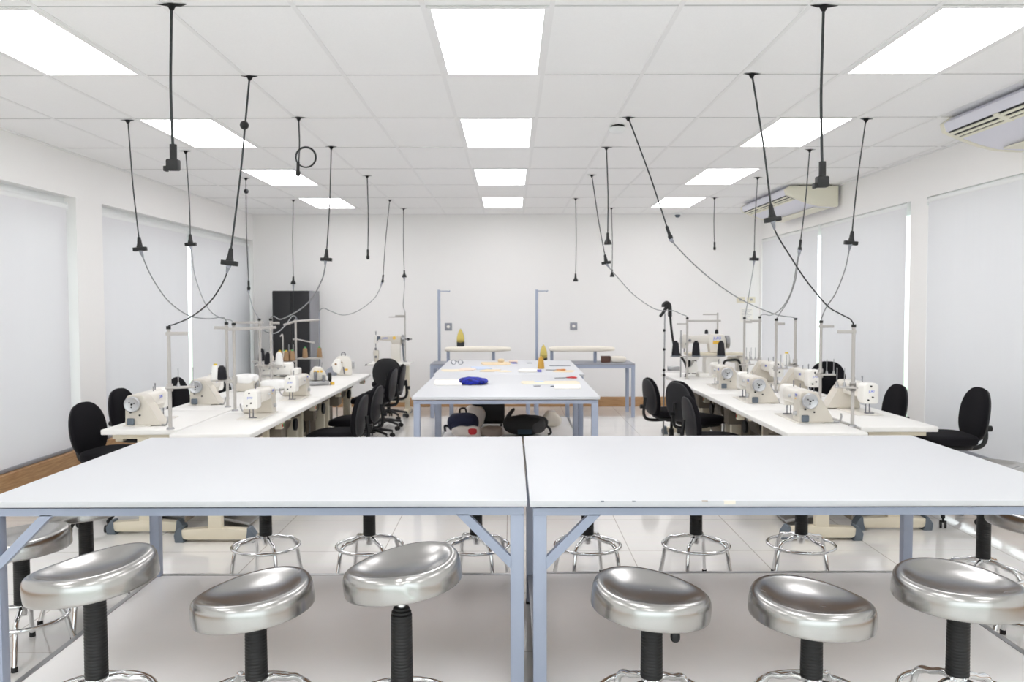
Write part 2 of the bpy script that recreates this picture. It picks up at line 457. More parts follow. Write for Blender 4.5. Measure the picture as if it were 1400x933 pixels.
# air conditioners ---------------------------------------------------------
def air_con(y0, y1, label, front_beige):
    L = y1 - y0; t = thing('air_conditioner', label, 'air conditioner', (0, y0, 0), 0, 'ceiling hung air conditioners')
    body = [(3.27, 2.985), (3.215, 2.945), (3.235, 2.885), (3.36, 2.835), (3.50, 2.785), (3.62, 2.755), (3.82, 2.745), (3.835, 2.76), (3.835, 2.985)]
    MB().prism(body, .05, L - .05, 'y').build('casing', 'acw', t, angle=30)
    cap = [(3.265, 2.988), (3.21, 2.947), (3.23, 2.882), (3.36, 2.831), (3.50, 2.781), (3.62, 2.750), (3.825, 2.740), (3.84, 2.757), (3.84, 2.988)]
    for a, b in ((-.0, .055), (L - .055, L)): MB().prism(cap, a, b, 'y', .006).build('end_cap', 'acc', t)
    d = Vector((.125, 0, -.05)).normalized(); nn = Vector((-.05, 0, -.125)).normalized()
    rot = Matrix(((d.x, 0, nn.x), (0, 1, 0), (d.z, 0, nn.z)))
    def slab(c0, w, th, ya, yb, off):
        p = Vector((3.235, 0, 2.885)) + d * c0 + nn * off
        m = MB(); m.box(p.x - w / 2, p.x + w / 2, ya, yb, p.z - th / 2, p.z + th / 2, rot=rot); return m
    slab(.067, .115, .004, .07, L - .07, .001).build('air_slot', 'slot', t, smooth=False)
    for c0 in (.035, .078, .112): slab(c0, .022, .006, .07, L - .07, .006).build('louvre', 'acc', t, smooth=False)
    k = 3
    for i in range(1, k): slab(.067, .12, .01, .07 + (L - .14) * i / k - .03, .07 + (L - .14) * i / k + .03, .006).build('louvre_divider', 'acc', t, smooth=False)
    mb = MB(); mb.box(3.60, 3.80, .16, L - .16, 2.738, 2.752, .004); mb.build('intake_grille', 'acc', t)
    MB().box(3.40, 3.78, .06, .1, 2.988, CE - .001).box(3.40, 3.78, L - .1, L - .06, 2.988, CE - .001).build('hanger', 'black', t)
air_con(4.45, 6.45, 'white ceiling hung air conditioner cut by the frame edge, above the nearer blind', True)
air_con(10.05, 12.0, 'cream and white ceiling hung air conditioner near the far corner, above two blinds', True)

# ------------------------------------------------------------------ cutting tables
def cutting_table(name, label, x0, x1, y0, y1, ztop=.9, shelf=True, braces=True, group=None, zshelf=.158, topm='laminate'):
    cx, cy = (x0 + x1) / 2, (y0 + y1) / 2
    t = thing(name, label, 'table', (cx, cy, 0), 0, group)
    hx, hy = (x1 - x0) / 2, (y1 - y0) / 2; tk = .022
    o = MB().box(-hx, hx, -hy, hy, ztop - tk, ztop, .0025).build('tabletop', topm, t)
    MB().box(-hx + .03, hx - .03, -hy + .03, hy - .03, ztop - tk - .006, ztop - tk - .0005).build('underside_board', 'ply', t, smooth=False)
    zt = ztop - tk - .001; lw = .05; ix, iy = hx - .012, hy - .018
    fr = MB(); ah = .034
    fr.box(-ix, ix, -iy, -iy + .03, zt - ah, zt - .006).box(-ix, ix, iy - .03, iy, zt - ah, zt - .006)
    fr.box(-ix, -ix + .03, -iy + .03, iy - .03, zt - ah, zt - .006).box(ix - .03, ix, -iy + .03, iy - .03, zt - ah, zt - .006)
    fr.box(-.015, .015, -iy + .03, iy - .03, zt - ah, zt - .006)
    fr.build('apron_frame', 'blue', t, smooth=False)
    for sx in (-1, 1):
        for sy in (-1, 1):
            X0, X1 = sorted((sx * ix, sx * (ix - lw))); Y0, Y1 = sorted((sy * iy, sy * (iy - lw)))
            lg = MB().box(X0, X1, Y0, Y1, .012, zt - ah + .004, .003).build('leg', 'blue', t)
            MB().box(X0 - .002, X1 + .002, Y0 - .002, Y1 + .002, 0, .014, .002).build('leg_cap', 'rubber', lg)
            if braces:
                bx = sx * (ix - lw + .004); w = .032; zz = zt - ah
                yy0, yy1 = sorted((sy * iy, sy * (iy - .032)))
                d = .158
                poly = [(bx, zz - d), (bx, zz - d - w * 1.4), (bx - sx * (d + w * 1.4), zz + .003), (bx - sx * d, zz + .003)]
                MB().prism(poly, yy0, yy1, 'y').build('corner_brace', 'blue', t, smooth=False)
    if shelf:
        zs = zshelf; m = MB(); e = .024
        m.box(-ix + lw, ix - lw, -iy, -iy + e, zs - .03, zs + .003).box(-ix + lw, ix - lw, iy - e, iy, zs - .03, zs + .003)
        m.box(-ix + .01, -ix + .01 + e, -iy + lw, iy - lw, zs - .03, zs + .003).box(ix - .01 - e, ix - .01, -iy + lw, iy - lw, zs - .03, zs + .003)
        m.build('shelf_rail', 'steelg', t, smooth=False)
        MB().box(-ix + .034, ix - .034, -iy + e + .001, iy - e - .001, zs - .014, zs, .001).build('shelf', 'shelf', t)
    return t
cutting_table('cutting_table', 'long white cutting table on blue-grey steel frame, foreground half toward the black cabinet', -1.945, .058, 3.085, 4.58, group='front cutting tables')
cutting_table('cutting_table', 'long white cutting table with chipped front edge, foreground half toward the air conditioners', .068, 2.17, 3.075, 4.60, group='front cutting tables')
cutting_table('cutting_table', 'white worktable in the middle aisle carrying the bright blue cloth', -.765, .685, 6.54, 8.60, shelf=False, braces=False, topm='laminate2', group='middle aisle worktables')
cutting_table('cutting_table', 'white worktable in the middle aisle with bags on its low shelf', -.785, .745, 8.61, 10.73, braces=False, topm='laminate2', zshelf=.19, group='middle aisle worktables')
# worn spots on the front edge of the second table
tb = [o for o in bpy.data.objects if o.name == 'cutting_table.001'][0]
for (x, w, m) in ((.332, .012, 'boot'), (.446, .012, 'boot'), (.705, .022, 'ply'), (.795, .042, 'cotton')):
    zz = .899
    dz = .0015 if m != 'cotton' else .012
    MB().box(x - w / 2 - 1.119, x + w / 2 - 1.119, -.7633, -.755, zz - dz, .9004).build('edge_chip', m, tb, smooth=False)

# ------------------------------------------------------------------ stools
def seat_f(r0, ang):
    def f(v):
        r = math.hypot(v.x, v.y) / r0; th = math.atan2(v.y, v.x) - ang
        k = min(1, r) ** 2
        dz = (.006 * math.cos(th) + .008 * math.cos(2 * th)) * k
        if v.z < -.03: dz *= .25
        return Vector((v.x * (1 + .02 * math.cos(2 * th)), v.y, v.z + dz))
    return f
def stool(label, x, y, zs, zb, zr, rr, sr, ang=0., tilt=0., legrot=45, lever=None, rod=False, dent=None, group=None, colr=.0355, seatoff=(0, 0)):
    t = thing('swivel_stool', label, 'stool', (x, y, 0), 0, group)
    k = sr / .205
    prof = [(0, -.030), (.05, -.0285), (.095, -.0225), (.13, -.012), (.153, -.001), (.169, .0055), (.180, .0068), (.190, .0035), (.198, -.0045), (.2025, -.016), (.2045, -.030), (.2047, -.05), (.2047, -.066), (.2035, -.0735), (.199, -.0768), (.19, -.0768), (.17, -.074), (.05, -.066), (0, -.066)]
    prof = [(a * k, b) for a, b in prof]
    # densify the dish for a smooth reflection
    mb = MB(); f0 = seat_f(sr, ang); tl = Matrix.Rotation(-R(tilt), 3, 'Y')
    def f(v):
        p = f0(v)
        if dent:
            d = math.atan2(v.y, v.x) - dent[0]
            d = (d + PI) % (2 * PI) - PI
            rr_ = math.hypot(v.x, v.y)
            if rr_ > .8 * sr and v.z > -.065:
                a = math.exp(-((d + (v.z + .03) * 2.2) / .035) ** 2) * dent[1]
                p.x *= 1 - a / rr_; p.y *= 1 - a / rr_
        return tl @ p
    mb.lathe(prof, 96, (seatoff[0], seatoff[1], zs), f)
    st = mb.build('seat', 'steel', t, angle=75)
    m_ = st.modifiers.new('smooth', 'SUBSURF'); m_.levels = 1; m_.render_levels = 2
    top = zs - .062
    MB().cone((0, 0, top - .014), (seatoff[0] * .4, 0, top), .055, .07, 24).build('seat_plate', 'black', t)
    bt = top - .085 if rod else top - .012
    p2 = []; z = zb; nrib = max(6, int((bt - zb) / .0105)); dz = (bt - zb) / nrib
    p2.append((0, zb)); 
    for i in range(nrib):
        z = zb + i * dz; rb = colr * (1.03 - .06 * i / nrib)
        if i >= nrib - 2: rb *= .93 if i == nrib - 2 else .78
        p2 += [(rb * .93, z), (rb, z + dz * .3), (rb, z + dz * .7), (rb * .93, z + dz * .98)]
    p2.append((0, bt))
    MB().lathe(p2, 28).build('bellows', 'rubber', t, angle=80)
    if rod: MB().cyl((0, 0, bt - .01), (0, 0, top), .0135, 20).build('piston_rod', 'chrome', t)
    MB().lathe([(0, zb - .055), (.017, zb - .055), (.02, zb - .05), (.02, zb - .012), (.034, zb - .008), (.036, zb), (.0, zb + .002)], 24).build('hub', 'chrome', t)
    rg = MB().ring((0, 0, zr), rr, .0095, 56, 10).build('foot_ring', 'chrome', t)
    for q in range(4):
        a = R(legrot + 90 * q); c, s_ = math.cos(a), math.sin(a)
        rl = rr - .011
        dd = zb - zr
        pr = [(.018, zb - .016), (.06, zb - .014), (rl * .6, zb - .014 - .22 * dd), (rl * .86, zb - .6 * dd), (rl, zr - .02), (rl + (rr + .026 - rl) * .45, zr * .5), (rr + .026, .016)]
        lg = MB().tube([(r_ * c, r_ * s_, z_) for r_, z_ in pr], .0115, 10, sub=7).build('leg', 'chrome', t)
        e = pr[-1]
        MB().cone((e[0] * c, e[0] * s_, 0), (e[0] * c, e[0] * s_, .022), .0145, .0135, 12).build('foot_tip', 'rubber', lg)
    if lever is not None:
        c, s_ = math.cos(lever), math.sin(lever)
        mb = MB().tube([(.03 * c, .03 * s_, top - .04), (.052 * c, .052 * s_, top - .055), (.07 * c, .07 * s_, top - .082)], .009, 8)
        mb.pillow((.076 * c, .076 * s_, top - .092), .016, .014, .02, .8, .8, 14, 10)
        mb.build('height_lever', 'black', t)
    return t
GN = 'steel seat stools at the front edge of the cutting tables'
ty = 2.75
stool('steel seat stool tilted up toward the room, first in front row beside the outer leg', -1.361, ty, .772, .40, .335, .178, .203, R(50), 7.5, 30, group=GN, seatoff=(-.012, 0))
stool('lower steel seat stool in front row, standing between the first stool and the creased one', -.837, ty, .690, .395, .33, .178, .197, R(60), 6.8, 40, group=GN, seatoff=(-.012, 0))
stool('steel seat stool with a creased dent in its rim and bare rod under the seat', -.36, ty, .776, .36, .31, .178, .194, R(55), 7.5, 20, rod=True, dent=(R(-78), .0045), group=GN)
stool('steel seat stool with a black paddle lever under it, first past the table seam', .459, ty, .690, .395, .33, .178, .195, R(125), -5.5, 35, lever=R(-14), group=GN)
stool('lowest front stool, dark seat dish and no lever, second past the table seam', 0.984, ty, .660, .395, .33, .178, .2, R(120), -3.6, 50, group=GN)
stool('steel seat stool at the end of front row, cut off by the photo edge', 1.464, ty, .716, .40, .335, .178, .205, R(100), -2, 25, group=GN)
GF = 'steel seat stools on the far side of the cutting tables'
for i, (x, lr, wh) in enumerate(((-1.413, 32, 'beside the rear table leg'), (-0.817, 34, 'second from the table leg'), (-0.202, 30, 'at the brace before the table seam'), (0.439, 62, 'at the brace past the table seam'), (1.063, 64, 'in front of a black chair caster'), (1.670, 28, 'before the cream stand foot'))):
    stool(f'stool behind the cutting tables, chrome ring showing, {wh}', x, 4.86, .70, .29, .228, .188, .2, R(40 * i), 3, lr, group=GF)
GE = 'steel seat stools at the ends of the cutting tables'
stool('steel seat stool outside the table end by the photo edge, partly hidden by table leg', -2.265, 3.9, .562, .235, .17, .19, .208, R(30), 2, 20, group=GE)
stool('steel seat stool outside the table end with black lever, further back than its neighbour', -2.16, 4.29, .633, .25, .17, .2, .203, R(30), 3, 10, lever=R(200), group=GE)
stool('raised stool standing past the table end below the wide blind, column fully visible', 2.52, 4.5, .765, .255, .175, .2, .203, R(150), 0, 40, group=GE)
stool('steel seat stool at the table end, only its seat edge inside the photo', 2.42, 3.88, .66, .25, .175, .195, .212, R(120), -4, 5, group=GE)

# ------------------------------------------------------------------ office chairs
def chair_proto(dz):
    t = thing('office_chair', '', 'chair')
    sz = .46
    def fs(v):
        v = v.copy(); fr = (v.y / .22)
        v.x *= 1 - .07 * max(0, -fr); v.z -= .018 * max(0, fr) ** 2 * 1.0; return v
    MB().pillow((0, .01, sz - .04), .235, .225, .042, .55, .45, 40, 12, fs).build('seat', 'fabric', t)
    MB().pillow((0, 0, sz - .088), .19, .18, .022, .5, .4, 32, 8).build('seat_pan', 'black', t)
    bc = sz + .135 + dz; rot = Matrix.Rotation(R(8), 3, 'X')
    def fb(v):
        w = 1 - .20 * max(0, v.z / .205) ** 1.5 - .10 * max(0, -v.z / .205) ** 2
        return Vector((v.x * w, v.y + .35 * v.x ** 2 * -1 * -1 - .10 * v.z ** 2, v.z))
    back = MB().pillow((0, -.235, bc), .2, .033, .205, .62, .72, 40, 20, fb, rot).build('backrest', 'fabric', t)
    def fb2(v):
        w = 1 - .20 * max(0, v.z / .205) ** 1.5 - .10 * max(0, -v.z / .205) ** 2
        return Vector((v.x * w, v.y + .35 * v.x ** 2 - .10 * v.z ** 2, v.z))
    MB().pillow((0, -.262, bc), .185, .018, .192, .62, .72, 40, 20, fb2, rot).build('back_shell', 'shell', back)
    br = MB(); 
    br.tube([(0, -.05, sz - .115), (0, -.2, sz - .118), (0, -.285, sz - .10), (0, -.315, sz - .04), (0, -.308, sz + .05), (0, -.30, sz + .13 + dz)], .017, 8)
    br.build('back_bracket', 'black', t)
    MB().cyl((0, -.32, sz + .03), (0, -.355, sz + .03), .022, 14).build('tension_knob', 'black', t)
    MB().box(-.06, .06, -.08, .08, sz - .135, sz - .105, .01).build('mechanism', 'black', t)
    MB().cyl((0, 0, .09), (0, 0, .25), .026, 18).cyl((0, 0, .25), (0, 0, sz - .125), .016, 16).build('gas_column', 'black', t)
    b = MB()
    for q in range(5):
        a = 2 * PI * q / 5 + .3; c, s_ = math.cos(a), math.sin(a)
        b.tube([(.02 * c, .02 * s_, .115), (.12 * c, .12 * s_, .105), (.26 * c, .26 * s_, .078)], lambda u: .024 - .01 * u, 8)
    b.cyl((0, 0, .075), (0, 0, .13), .04, 18)
    b.build('star_base', 'black', t)
    for q in range(5):
        a = 2 * PI * q / 5 + .3; c, s_ = math.cos(a), math.sin(a); p = Vector((.26 * c, .26 * s_, 0)); tn = Vector((-s_, c, 0))
        w = MB()
        for e in (-1, 1): w.cyl(p + tn * e * .007 + Vector((0, 0, .027)), p + tn * e * .023 + Vector((0, 0, .027)), .027, 18)
        w.cyl(p + Vector((0, 0, .04)), p + Vector((0, 0, .085)), .008, 8)
        w.build('caster', 'rubber', t)
    return t
chair0 = chair_proto(0); used = []
GC = 'black swivel chairs at the sewing tables'
def chair(x, y, face, sz, label):
    o = chair0 if not used else dup(chair0)
    used.append(1); o.location = (x, y, 0); o.rotation_euler = (0, 0, R(face - 90)); o['label'] = label; o['group'] = GC
    # gas lift: raise everything above the base
    d = sz - .46
    for ch in o.children:
        st = ch.name.split('.')[0]
        if st in ('seat', 'seat_pan', 'backrest', 'back_bracket', 'tension_knob', 'mechanism'): ch.location.z = d
        elif st == 'gas_column': ch.location.z = 0; ch.scale.z = (sz - .125) / (.46 - .125)
    return o
chair(-2.90, 6.25, -8, .56, 'black office chair nearest the wide blind before the pillar, pulled to table corner')
chair(-3.11, 7.3, -5, .56, 'black office chair against the pillar end of blind, behind first sewing machine')
chair(-3.0, 8.3, 0, .57, 'black office chair showing past the white pole with empty thread pins')
chair(-3.0, 9.6, 0, .45, 'black office chair half hidden under white thread tray by the window wall')
chair(-1.63, 7.85, 176, .455, 'black office chair in the aisle, lowest of the row beside the cabinet side sewing tables')
chair(-1.64, 8.85, 172, .445, 'black office chair second in the aisle row beside the cabinet side sewing tables')
chair(-1.66, 10.15, 176, .52, 'black office chair third in aisle row, its grey back shell before a taller chair')
chair(-1.66, 11.0, 180, .50, 'black office chair last in aisle row, narrow shell edge behind the third')
chair(-1.72, 11.95, 93, .53, 'black office chair facing the back wall at the post bed machine')
chair(1.78, 7.3, 4, .49, 'black office chair first in the aisle at machines with handwheels, seat under the table')
chair(1.82, 8.25, 30, .54, 'black office chair turned to show its broad back, middle of three in aisle')
chair(1.72, 9.1, 12, .49, 'black office chair with curved back bracket visible, furthest of three in aisle')
chair(3.2, 6.3, 176, .655, 'black office chair alone under the wide blind at the sewing table corner')
chair(3.12, 7.42, 180, .57, 'black office chair partly hidden by table, in front of the pillar')
chair(3.2, 8.85, 228, .66, 'black office chair turned toward the camera behind the thread pins')

# ------------------------------------------------------------------ sewing tables
def sewing_table_proto():
    t = thing('sewing_table', '', 'sewing table')     # local: operator at -y, x along the table
    hx, hy, zt = .56, .272, .75
    MB().box(-hx, hx, -hy, hy, zt - .038, zt, .008, seg=3).build('tabletop', 'sewtop', t)
    for sx in (-1, 1):
        lg = MB().box(sx * .47 - .03, sx * .47 + .03, -.045, .045, .07, zt - .06, .004).box(sx * .47 - .025, sx * .47 + .025, -.22, .22, zt - .075, zt - .039, .003).build('leg', 'stand', t)
        ft = MB().prism([(-.2, .02), (.2, .02), (.245, .045), (.235, .085), (.06, .095), (-.06, .095), (-.235, .085), (-.245, .045)], sx * .47 - .035, sx * .47 + .035, 'x', .004).build('foot', 'stand', lg)
        for sy in (-1, 1):
            MB().prism([(sy * .205, 0), (sy * .268, .0), (sy * .275, .05), (sy * .24, .10), (sy * .222, .10), (sy * .222, .05)], sx * .47 - .039, sx * .47 + .039, 'x', .003).build('foot_cap', 'boot', lg)
    MB().box(-.44, .44, -.02, .02, .16, .22, .003).build('cross_bar', 'stand', t)
    mo = MB().cyl((.05, .05, .56), (.27, .05, .56), .085, 24).box(.02, .1, -.03, .13, .62, zt - .039, .01).build('motor', 'taupe', t)
    MB().cyl((.275, .05, .56), (.31, .05, .56), .06, 20).build('pulley', 'black', mo)
    cb = MB().box(-.4, -.26, -.13, .06, .50, zt - .039, .012).build('control_box', 'taupe', t)
    MB().box(.36, .42, -.235, -.18, .645, zt - .039, .004).build('switch_box', 'stand', t)
    MB().box(.372, .386, -.2385, -.2345, .66, .685, .001).build('stop_button', 'red', t)
    MB().box(.394, .408, -.2385, -.2345, .66, .685, .001).build('start_button', 'green', t)
    kn = MB().tube([(.16, -.06, zt - .04), (.17, -.08, .64), (.17, -.09, .55)], .007, 8).build('knee_lever', 'steelg', t)
    MB().cyl((.17, -.09, .55), (.17, -.11, .55), .055, 24).build('knee_pad', 'rubber', kn)
    pd = MB().box(-.17, .17, -.14, .12, .055, .075, .006, rot=Matrix.Rotation(R(12), 3, 'X')).build('treadle', 'steelg', t)
    MB().cyl((.1, .02, .09), (.14, .04, .5), .006, 8).build('treadle_rod', 'steelg', t)
    dr = MB().box(-.2, .0, -.19, .05, zt - .10, zt - .039, .008).build('drawer', 'taupe', t)
    pn = MB().box(-.5, .5, .19, .202, .14, .70, .002).build('modesty_panel', 'taupe', t)
    return t
tab0 = sewing_table_proto(); tused = []
def sew_table(x, y, rz, label, group, sx=1.0):
    o = tab0 if not tused else dup(tab0)
    tused.append(1); o.location = (x, y, 0); o.rotation_euler = (0, 0, R(rz)); o.scale = (sx, 1, 1); o['label'] = label; o['group'] = group
    return o
# facing: rz=-90 -> operator side (-y local) points to -X ; rz=90 -> operator side to +X
GA, GB = 'sewing tables on the cabinet side', 'sewing tables on the air conditioner side'
word = ['first', 'second', 'third', 'fourth']
for i, y in enumerate((6.445, 7.57, 8.695, 9.83)):
    sew_table(-2.575, y, -90, f'white sewing table on the window side of the cabinet side block, {word[i]} from the camera', GA)
for i, y in enumerate((6.235, 7.37, 8.505, 9.83)):
    sew_table(-2.015, y, 90, f'white sewing table on the aisle side of the cabinet side block, {word[i]} from the camera', GA, 1.0 if i < 3 else 1.34)
for i, y in enumerate((6.285, 7.51, 8.735)):
    sew_table(2.12, y, -90, f'white sewing table on the aisle side below the air conditioners, {word[i]} from the camera', GB, 1.085)
sew_table(2.14, 9.98, -90, 'white sewing table under the pedestal machine and black thread cones', GB, 1.1)
for i, y in enumerate((6.54, 7.77, 9.0)):
    sew_table(2.72, y, 90, f'white sewing table on the window side below the air conditioners, {word[i]} from the camera', GB, 1.085)

# ------------------------------------------------------------------ sewing machines
LOGO = text_mesh('JUKI', .028)
def logo(parent, loc, rot, sc=1.):
    o = bpy.data.objects.new('logo_lettering', LOGO); COL.objects.link(o); o.parent = parent
    o.location = loc; o.rotation_euler = rot; o.scale = (sc, sc, sc); o['label'] = 'blue logo lettering'
def machine_proto():
    t = thing('sewing_machine', '', 'sewing machine')   # local: origin on table, operator at -y, needle at -x, wheel at +x
    MB().box(-.26, .23, -.085, .10, 0, .007, .003).build('bed', 'cream', t)
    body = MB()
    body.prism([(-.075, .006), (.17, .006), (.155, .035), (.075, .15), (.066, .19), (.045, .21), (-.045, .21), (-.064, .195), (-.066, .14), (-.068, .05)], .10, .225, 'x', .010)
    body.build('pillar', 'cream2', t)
    def fa(v): return v
    arm = MB().prism([(-.058, .115), (-.064, .135), (-.062, .195), (-.045, .213), (.042, .213), (.058, .195), (.058, .135), (.05, .115)], -.15, .12, 'x', .010)
    arm.build('arm', 'cream', t)
    hd = MB().prism([(-.052, .078), (-.058, .10), (-.058, .2), (-.042, .222), (.03, .222), (.05, .2), (.052, .11), (.04, .078)], -.245, -.135, 'x', .010).build('head', 'creamw', t)
    MB().prism([(-.04, .088), (-.046, .10), (-.046, .195), (-.034, .21), (.024, .21), (.038, .195), (.04, .11), (.03, .088)], -.249, -.243, 'x', .002).build('face_plate', 'creamw', hd)
    k = MB()
    for (y, z) in ((-.012, .125), (.018, .105), (.0, .2)): k.cyl((-.247, y, z), (-.256, y, z), .0065, 10)
    k.build('face_screw', 'black', hd)
    MB().cyl((-.2, -.012, .012), (-.2, -.012, .085), .0045, 8).build('needle_bar', 'needle', t)
    pf = MB().cyl((-.2, .014, .01), (-.2, .014, .085), .004, 8).box(-.215, -.185, -.04, .02, .008, .014, .002); pf.build('presser_foot', 'needle', t)
    wh = MB().lathe([(0, 0), (.03, 0), (.046, .004), (.052, .012), (.052, .028), (.047, .034), (.04, .03), (.028, .026), (0, .026)], 36)
    bmesh.ops.transform(wh.bm, matrix=Matrix.Translation((.235, -.008, .152)) @ Matrix.Rotation(PI / 2, 4, 'Y'), verts=wh.bm.verts)
    w = wh.build('handwheel', 'wheel', t)
    h = MB()
    for q in range(3):
        a = q * 2.1 + .4; h.cyl((.258, -.008 + .019 * math.cos(a), .152 + .019 * math.sin(a)), (.2655, -.008 + .019 * math.cos(a), .152 + .019 * math.sin(a)), .0045, 10)
    h.cyl((.258, -.008, .152), (.267, -.008, .152), .0065, 12)
    h.build('wheel_screw', 'black', w)
    MB().box(.224, .24, -.055, -.005, .01, .055, .006).build('side_hatch', 'boot', t)
    MB().cyl((.224, .03, .075), (.232, .03, .075), .006, 10).build('side_screw', 'black', t)
    MB().cyl((.224, -.03, .095), (.234, -.03, .095), .007, 10).build('side_screw', 'black', t)
    MB().cyl((-.02, .02, .21), (-.02, .02, .245), .003, 6).cyl((-.1, .0, .215), (-.1, 0, .25), .004, 8).ring((-.1, 0, .252), .008, .0025, 12, 6, 'y').build('thread_guide', 'needle', t)
    MB().cyl((.03, -.062, .165), (.03, -.078, .165), .011, 14).cyl((.165, -.066, .06), (.165, -.085, .06), .016, 16).build('tension_dial', 'wheel', t)
    MB().box(.12, .15, -.0655, -.0645, .12, .16, .0).build('spec_sticker', 'amber', t)
    MB().tube([(.2, .165, .008), (.215, .20, .01), (.22, .215, .04), (.215, .215, .065)], .006, 8).build('bobbin_winder', 'steelg', t)
    logo(t, (.155, -.0665, .182), (PI / 2, 0, 0), .85)
    logo(t, (-.2495, -.004, .165), (PI / 2, 0, -PI / 2), .75)
    logo(t, (-.06, .0585, .172), (PI / 2, 0, PI), .95)
    return t
mac0 = machine_proto(); mused = []
GM = 'cream lockstitch sewing machines'
def machine(x, y, rz, label, sc=1.):
    o = mac0 if not mused else dup(mac0)
    mused.append(1); o.location = (x, y, .75); o.rotation_euler = (0, 0, R(rz)); o['label'] = label; o['group'] = GM; o.scale = (sc, sc, sc)
    return o
machine(-2.67, 6.28, -90, 'cream sewing machine nearest the wide blind, handwheel facing the camera, on table corner', 1.06)
machine(-2.68, 7.53, -90, 'cream sewing machine with handwheel facing camera, one table behind the corner one', 1.06)
machine(-1.96, 6.62, 90, 'cream sewing machine by the aisle edge showing its white needle head, before a white cover')
machine(-1.98, 7.86, 90, 'cream sewing machine by the aisle edge, further of two needle heads before the cone rack')
machine(2.15, 6.36, -90, 'cream sewing machine in the aisle row with handwheel beside the tall front thread stand', 1.08)
machine(2.13, 7.55, -90, 'cream sewing machine in the aisle row, middle handwheel of the three below air conditioners', 1.08)
machine(2.17, 8.78, -90, 'cream sewing machine in the aisle row, furthest handwheel before the pedestal machine', 1.08)
machine(2.77, 6.82, 90, 'cream sewing machine on the window row beside the chair at the pillar', 1.12)
machine(2.8, 8.12, 90, 'cream sewing machine on the window row in front of the turned black chair', 1.12)
machine(2.8, 9.2, 90, 'cream sewing machine on the window row, furthest, beside white cone with yellow top', 1.12)

# covered machine and white interlock machine on the window-side tables
t = thing('covered_sewing_machine', 'low sewing machine under a crumpled clear white dust cover, window side tables', 'sewing machine', (-2.64, 8.5, .75))
def fcv(v):
    n_ = noise.noise(v * 14) * .014
    return v * (1 + n_ / max(.05, v.length))
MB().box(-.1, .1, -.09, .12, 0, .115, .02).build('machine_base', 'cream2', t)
MB().pillow((0, .015, .118), .106, .115, .05, .6, .6, 36, 16, fcv).build('dust_cover', 'cover', t)
MB().tube([(.10, -.06, .02), (.135, -.09, .06), (.13, -.05, .1), (.1, -.02, .07)], .008, 8).build('handle', 'steelg', t)

t = thing('interlock_machine', 'big white interlock machine with rounded apron, behind the paired needle heads', 'sewing machine', (-2.47, 8.72, .75))
def frd(v): return Vector((v.x, v.y, v.z * (1 - .25 * max(0, v.y / .2))))
MB().pillow((.06, -.06, .048), .13, .15, .05, .5, .5, 36, 12, frd).build('apron', 'cover', t)
MB().box(-.2, .2, .22, .36, 0, .10, .02).build('base', 'creamw', t)
MB().box(-.18, .16, .21, .37, .12, .25, .02).box(.12, .16, .24, .35, .05, .14, .01).box(.16, .24, .22, .36, .06, .19, .015).build('head', 'creamw', t)
k = MB()
for (x, z) in ((-.06, .19), (.03, .19), (-.12, .17), (.1, .21)): k.cyl((x, .212, z), (x, .203, z), .009, 10)
k.build('head_screw', 'steelg', t)
MB().box(.05, .12, .195, .212, .105, .12, .002).build('thread_slot', 'black', t)

# overlock machine (grey and cream) near the end of the aisle tables
t = thing('overlock_machine', 'small cream and steel overlock machine in front of two brown cones', 'sewing machine', (-2.06, 9.12, .75), R(20))
MB().box(-.11, .1, -.09, .1, 0, .05, .01).build('base', 'steelg', t)
MB().prism([(-.08, .05), (.08, .05), (.075, .12), (.03, .19), (-.04, .195), (-.085, .13)], -.06, .08, 'y', .012).build('body', 'cream', t)
MB().box(-.06, -.03, -.1, -.05, .06, .15, .006).box(.03, .05, -.1, -.05, .04, .11, .004).build('needle_clamp', 'needle', t)
k = MB()
for x in (-.05, -.015, .02): k.cyl((x, -.062, .15), (x, -.085, .15), .012, 12)
k.build('tension_dial', 'amber', t)
MB().cyl((0, 0, .19), (.0, 0, .26), .004, 6).cyl((.03, .0, .18), (.04, 0, .24), .004, 6).build('thread_guide', 'steelg', t)
MB().cyl((.1, 0, .08), (.13, 0, .08), .05, 20).build('handwheel', 'black', t)
MB().box(.12, .16, -.06, .0, .0, .03, .004).build('lamp_clip', 'amber', t)
# buttonhole style machine with grey wedge base at the end of the aisle tables
t = thing('buttonhole_machine', 'cream machine head on a grey wedge at the far end of aisle tables', 'sewing machine', (-2.06, 10.38, .75), R(10))
MB().prism([(-.26, .0), (-.06, .0), (-.06, .16)], -.07, .08, 'y', .004).build('wedge_base', 'outlet', t)
MB().prism([(-.07, 0), (.12, 0), (.12, .16), (.09, .22), (.02, .235), (-.06, .22), (-.1, .14)], -.06, .09, 'y', .014).build('body', 'cream', t)
MB().prism([(-.1, .05), (-.03, .02), (.0, .1), (-.01, .2), (-.08, .2), (-.12, .13)], -.1, -.055, 'y', .01).build('head', 'creamw', t)
MB().cyl((-.07, -.1, .14), (-.07, -.112, .14), .014, 14).cyl((.0, -.06, .16), (.0, -.09, .16), .01, 10).build('dial', 'brownkraft', t)
MB().cyl((.02, -.07, .1), (.03, -.09, .02), .008, 8).ring((.02, 0, .25), .025, .005, 20, 6, 'y').build('linkage', 'needle', t)
MB().cyl((.12, .01, .12), (.15, .01, .12), .05, 24).build('handwheel', 'steelg', t)
MB().box(.02, .07, -.0625, -.06, .06, .08).build('spec_sticker', 'amber', t)

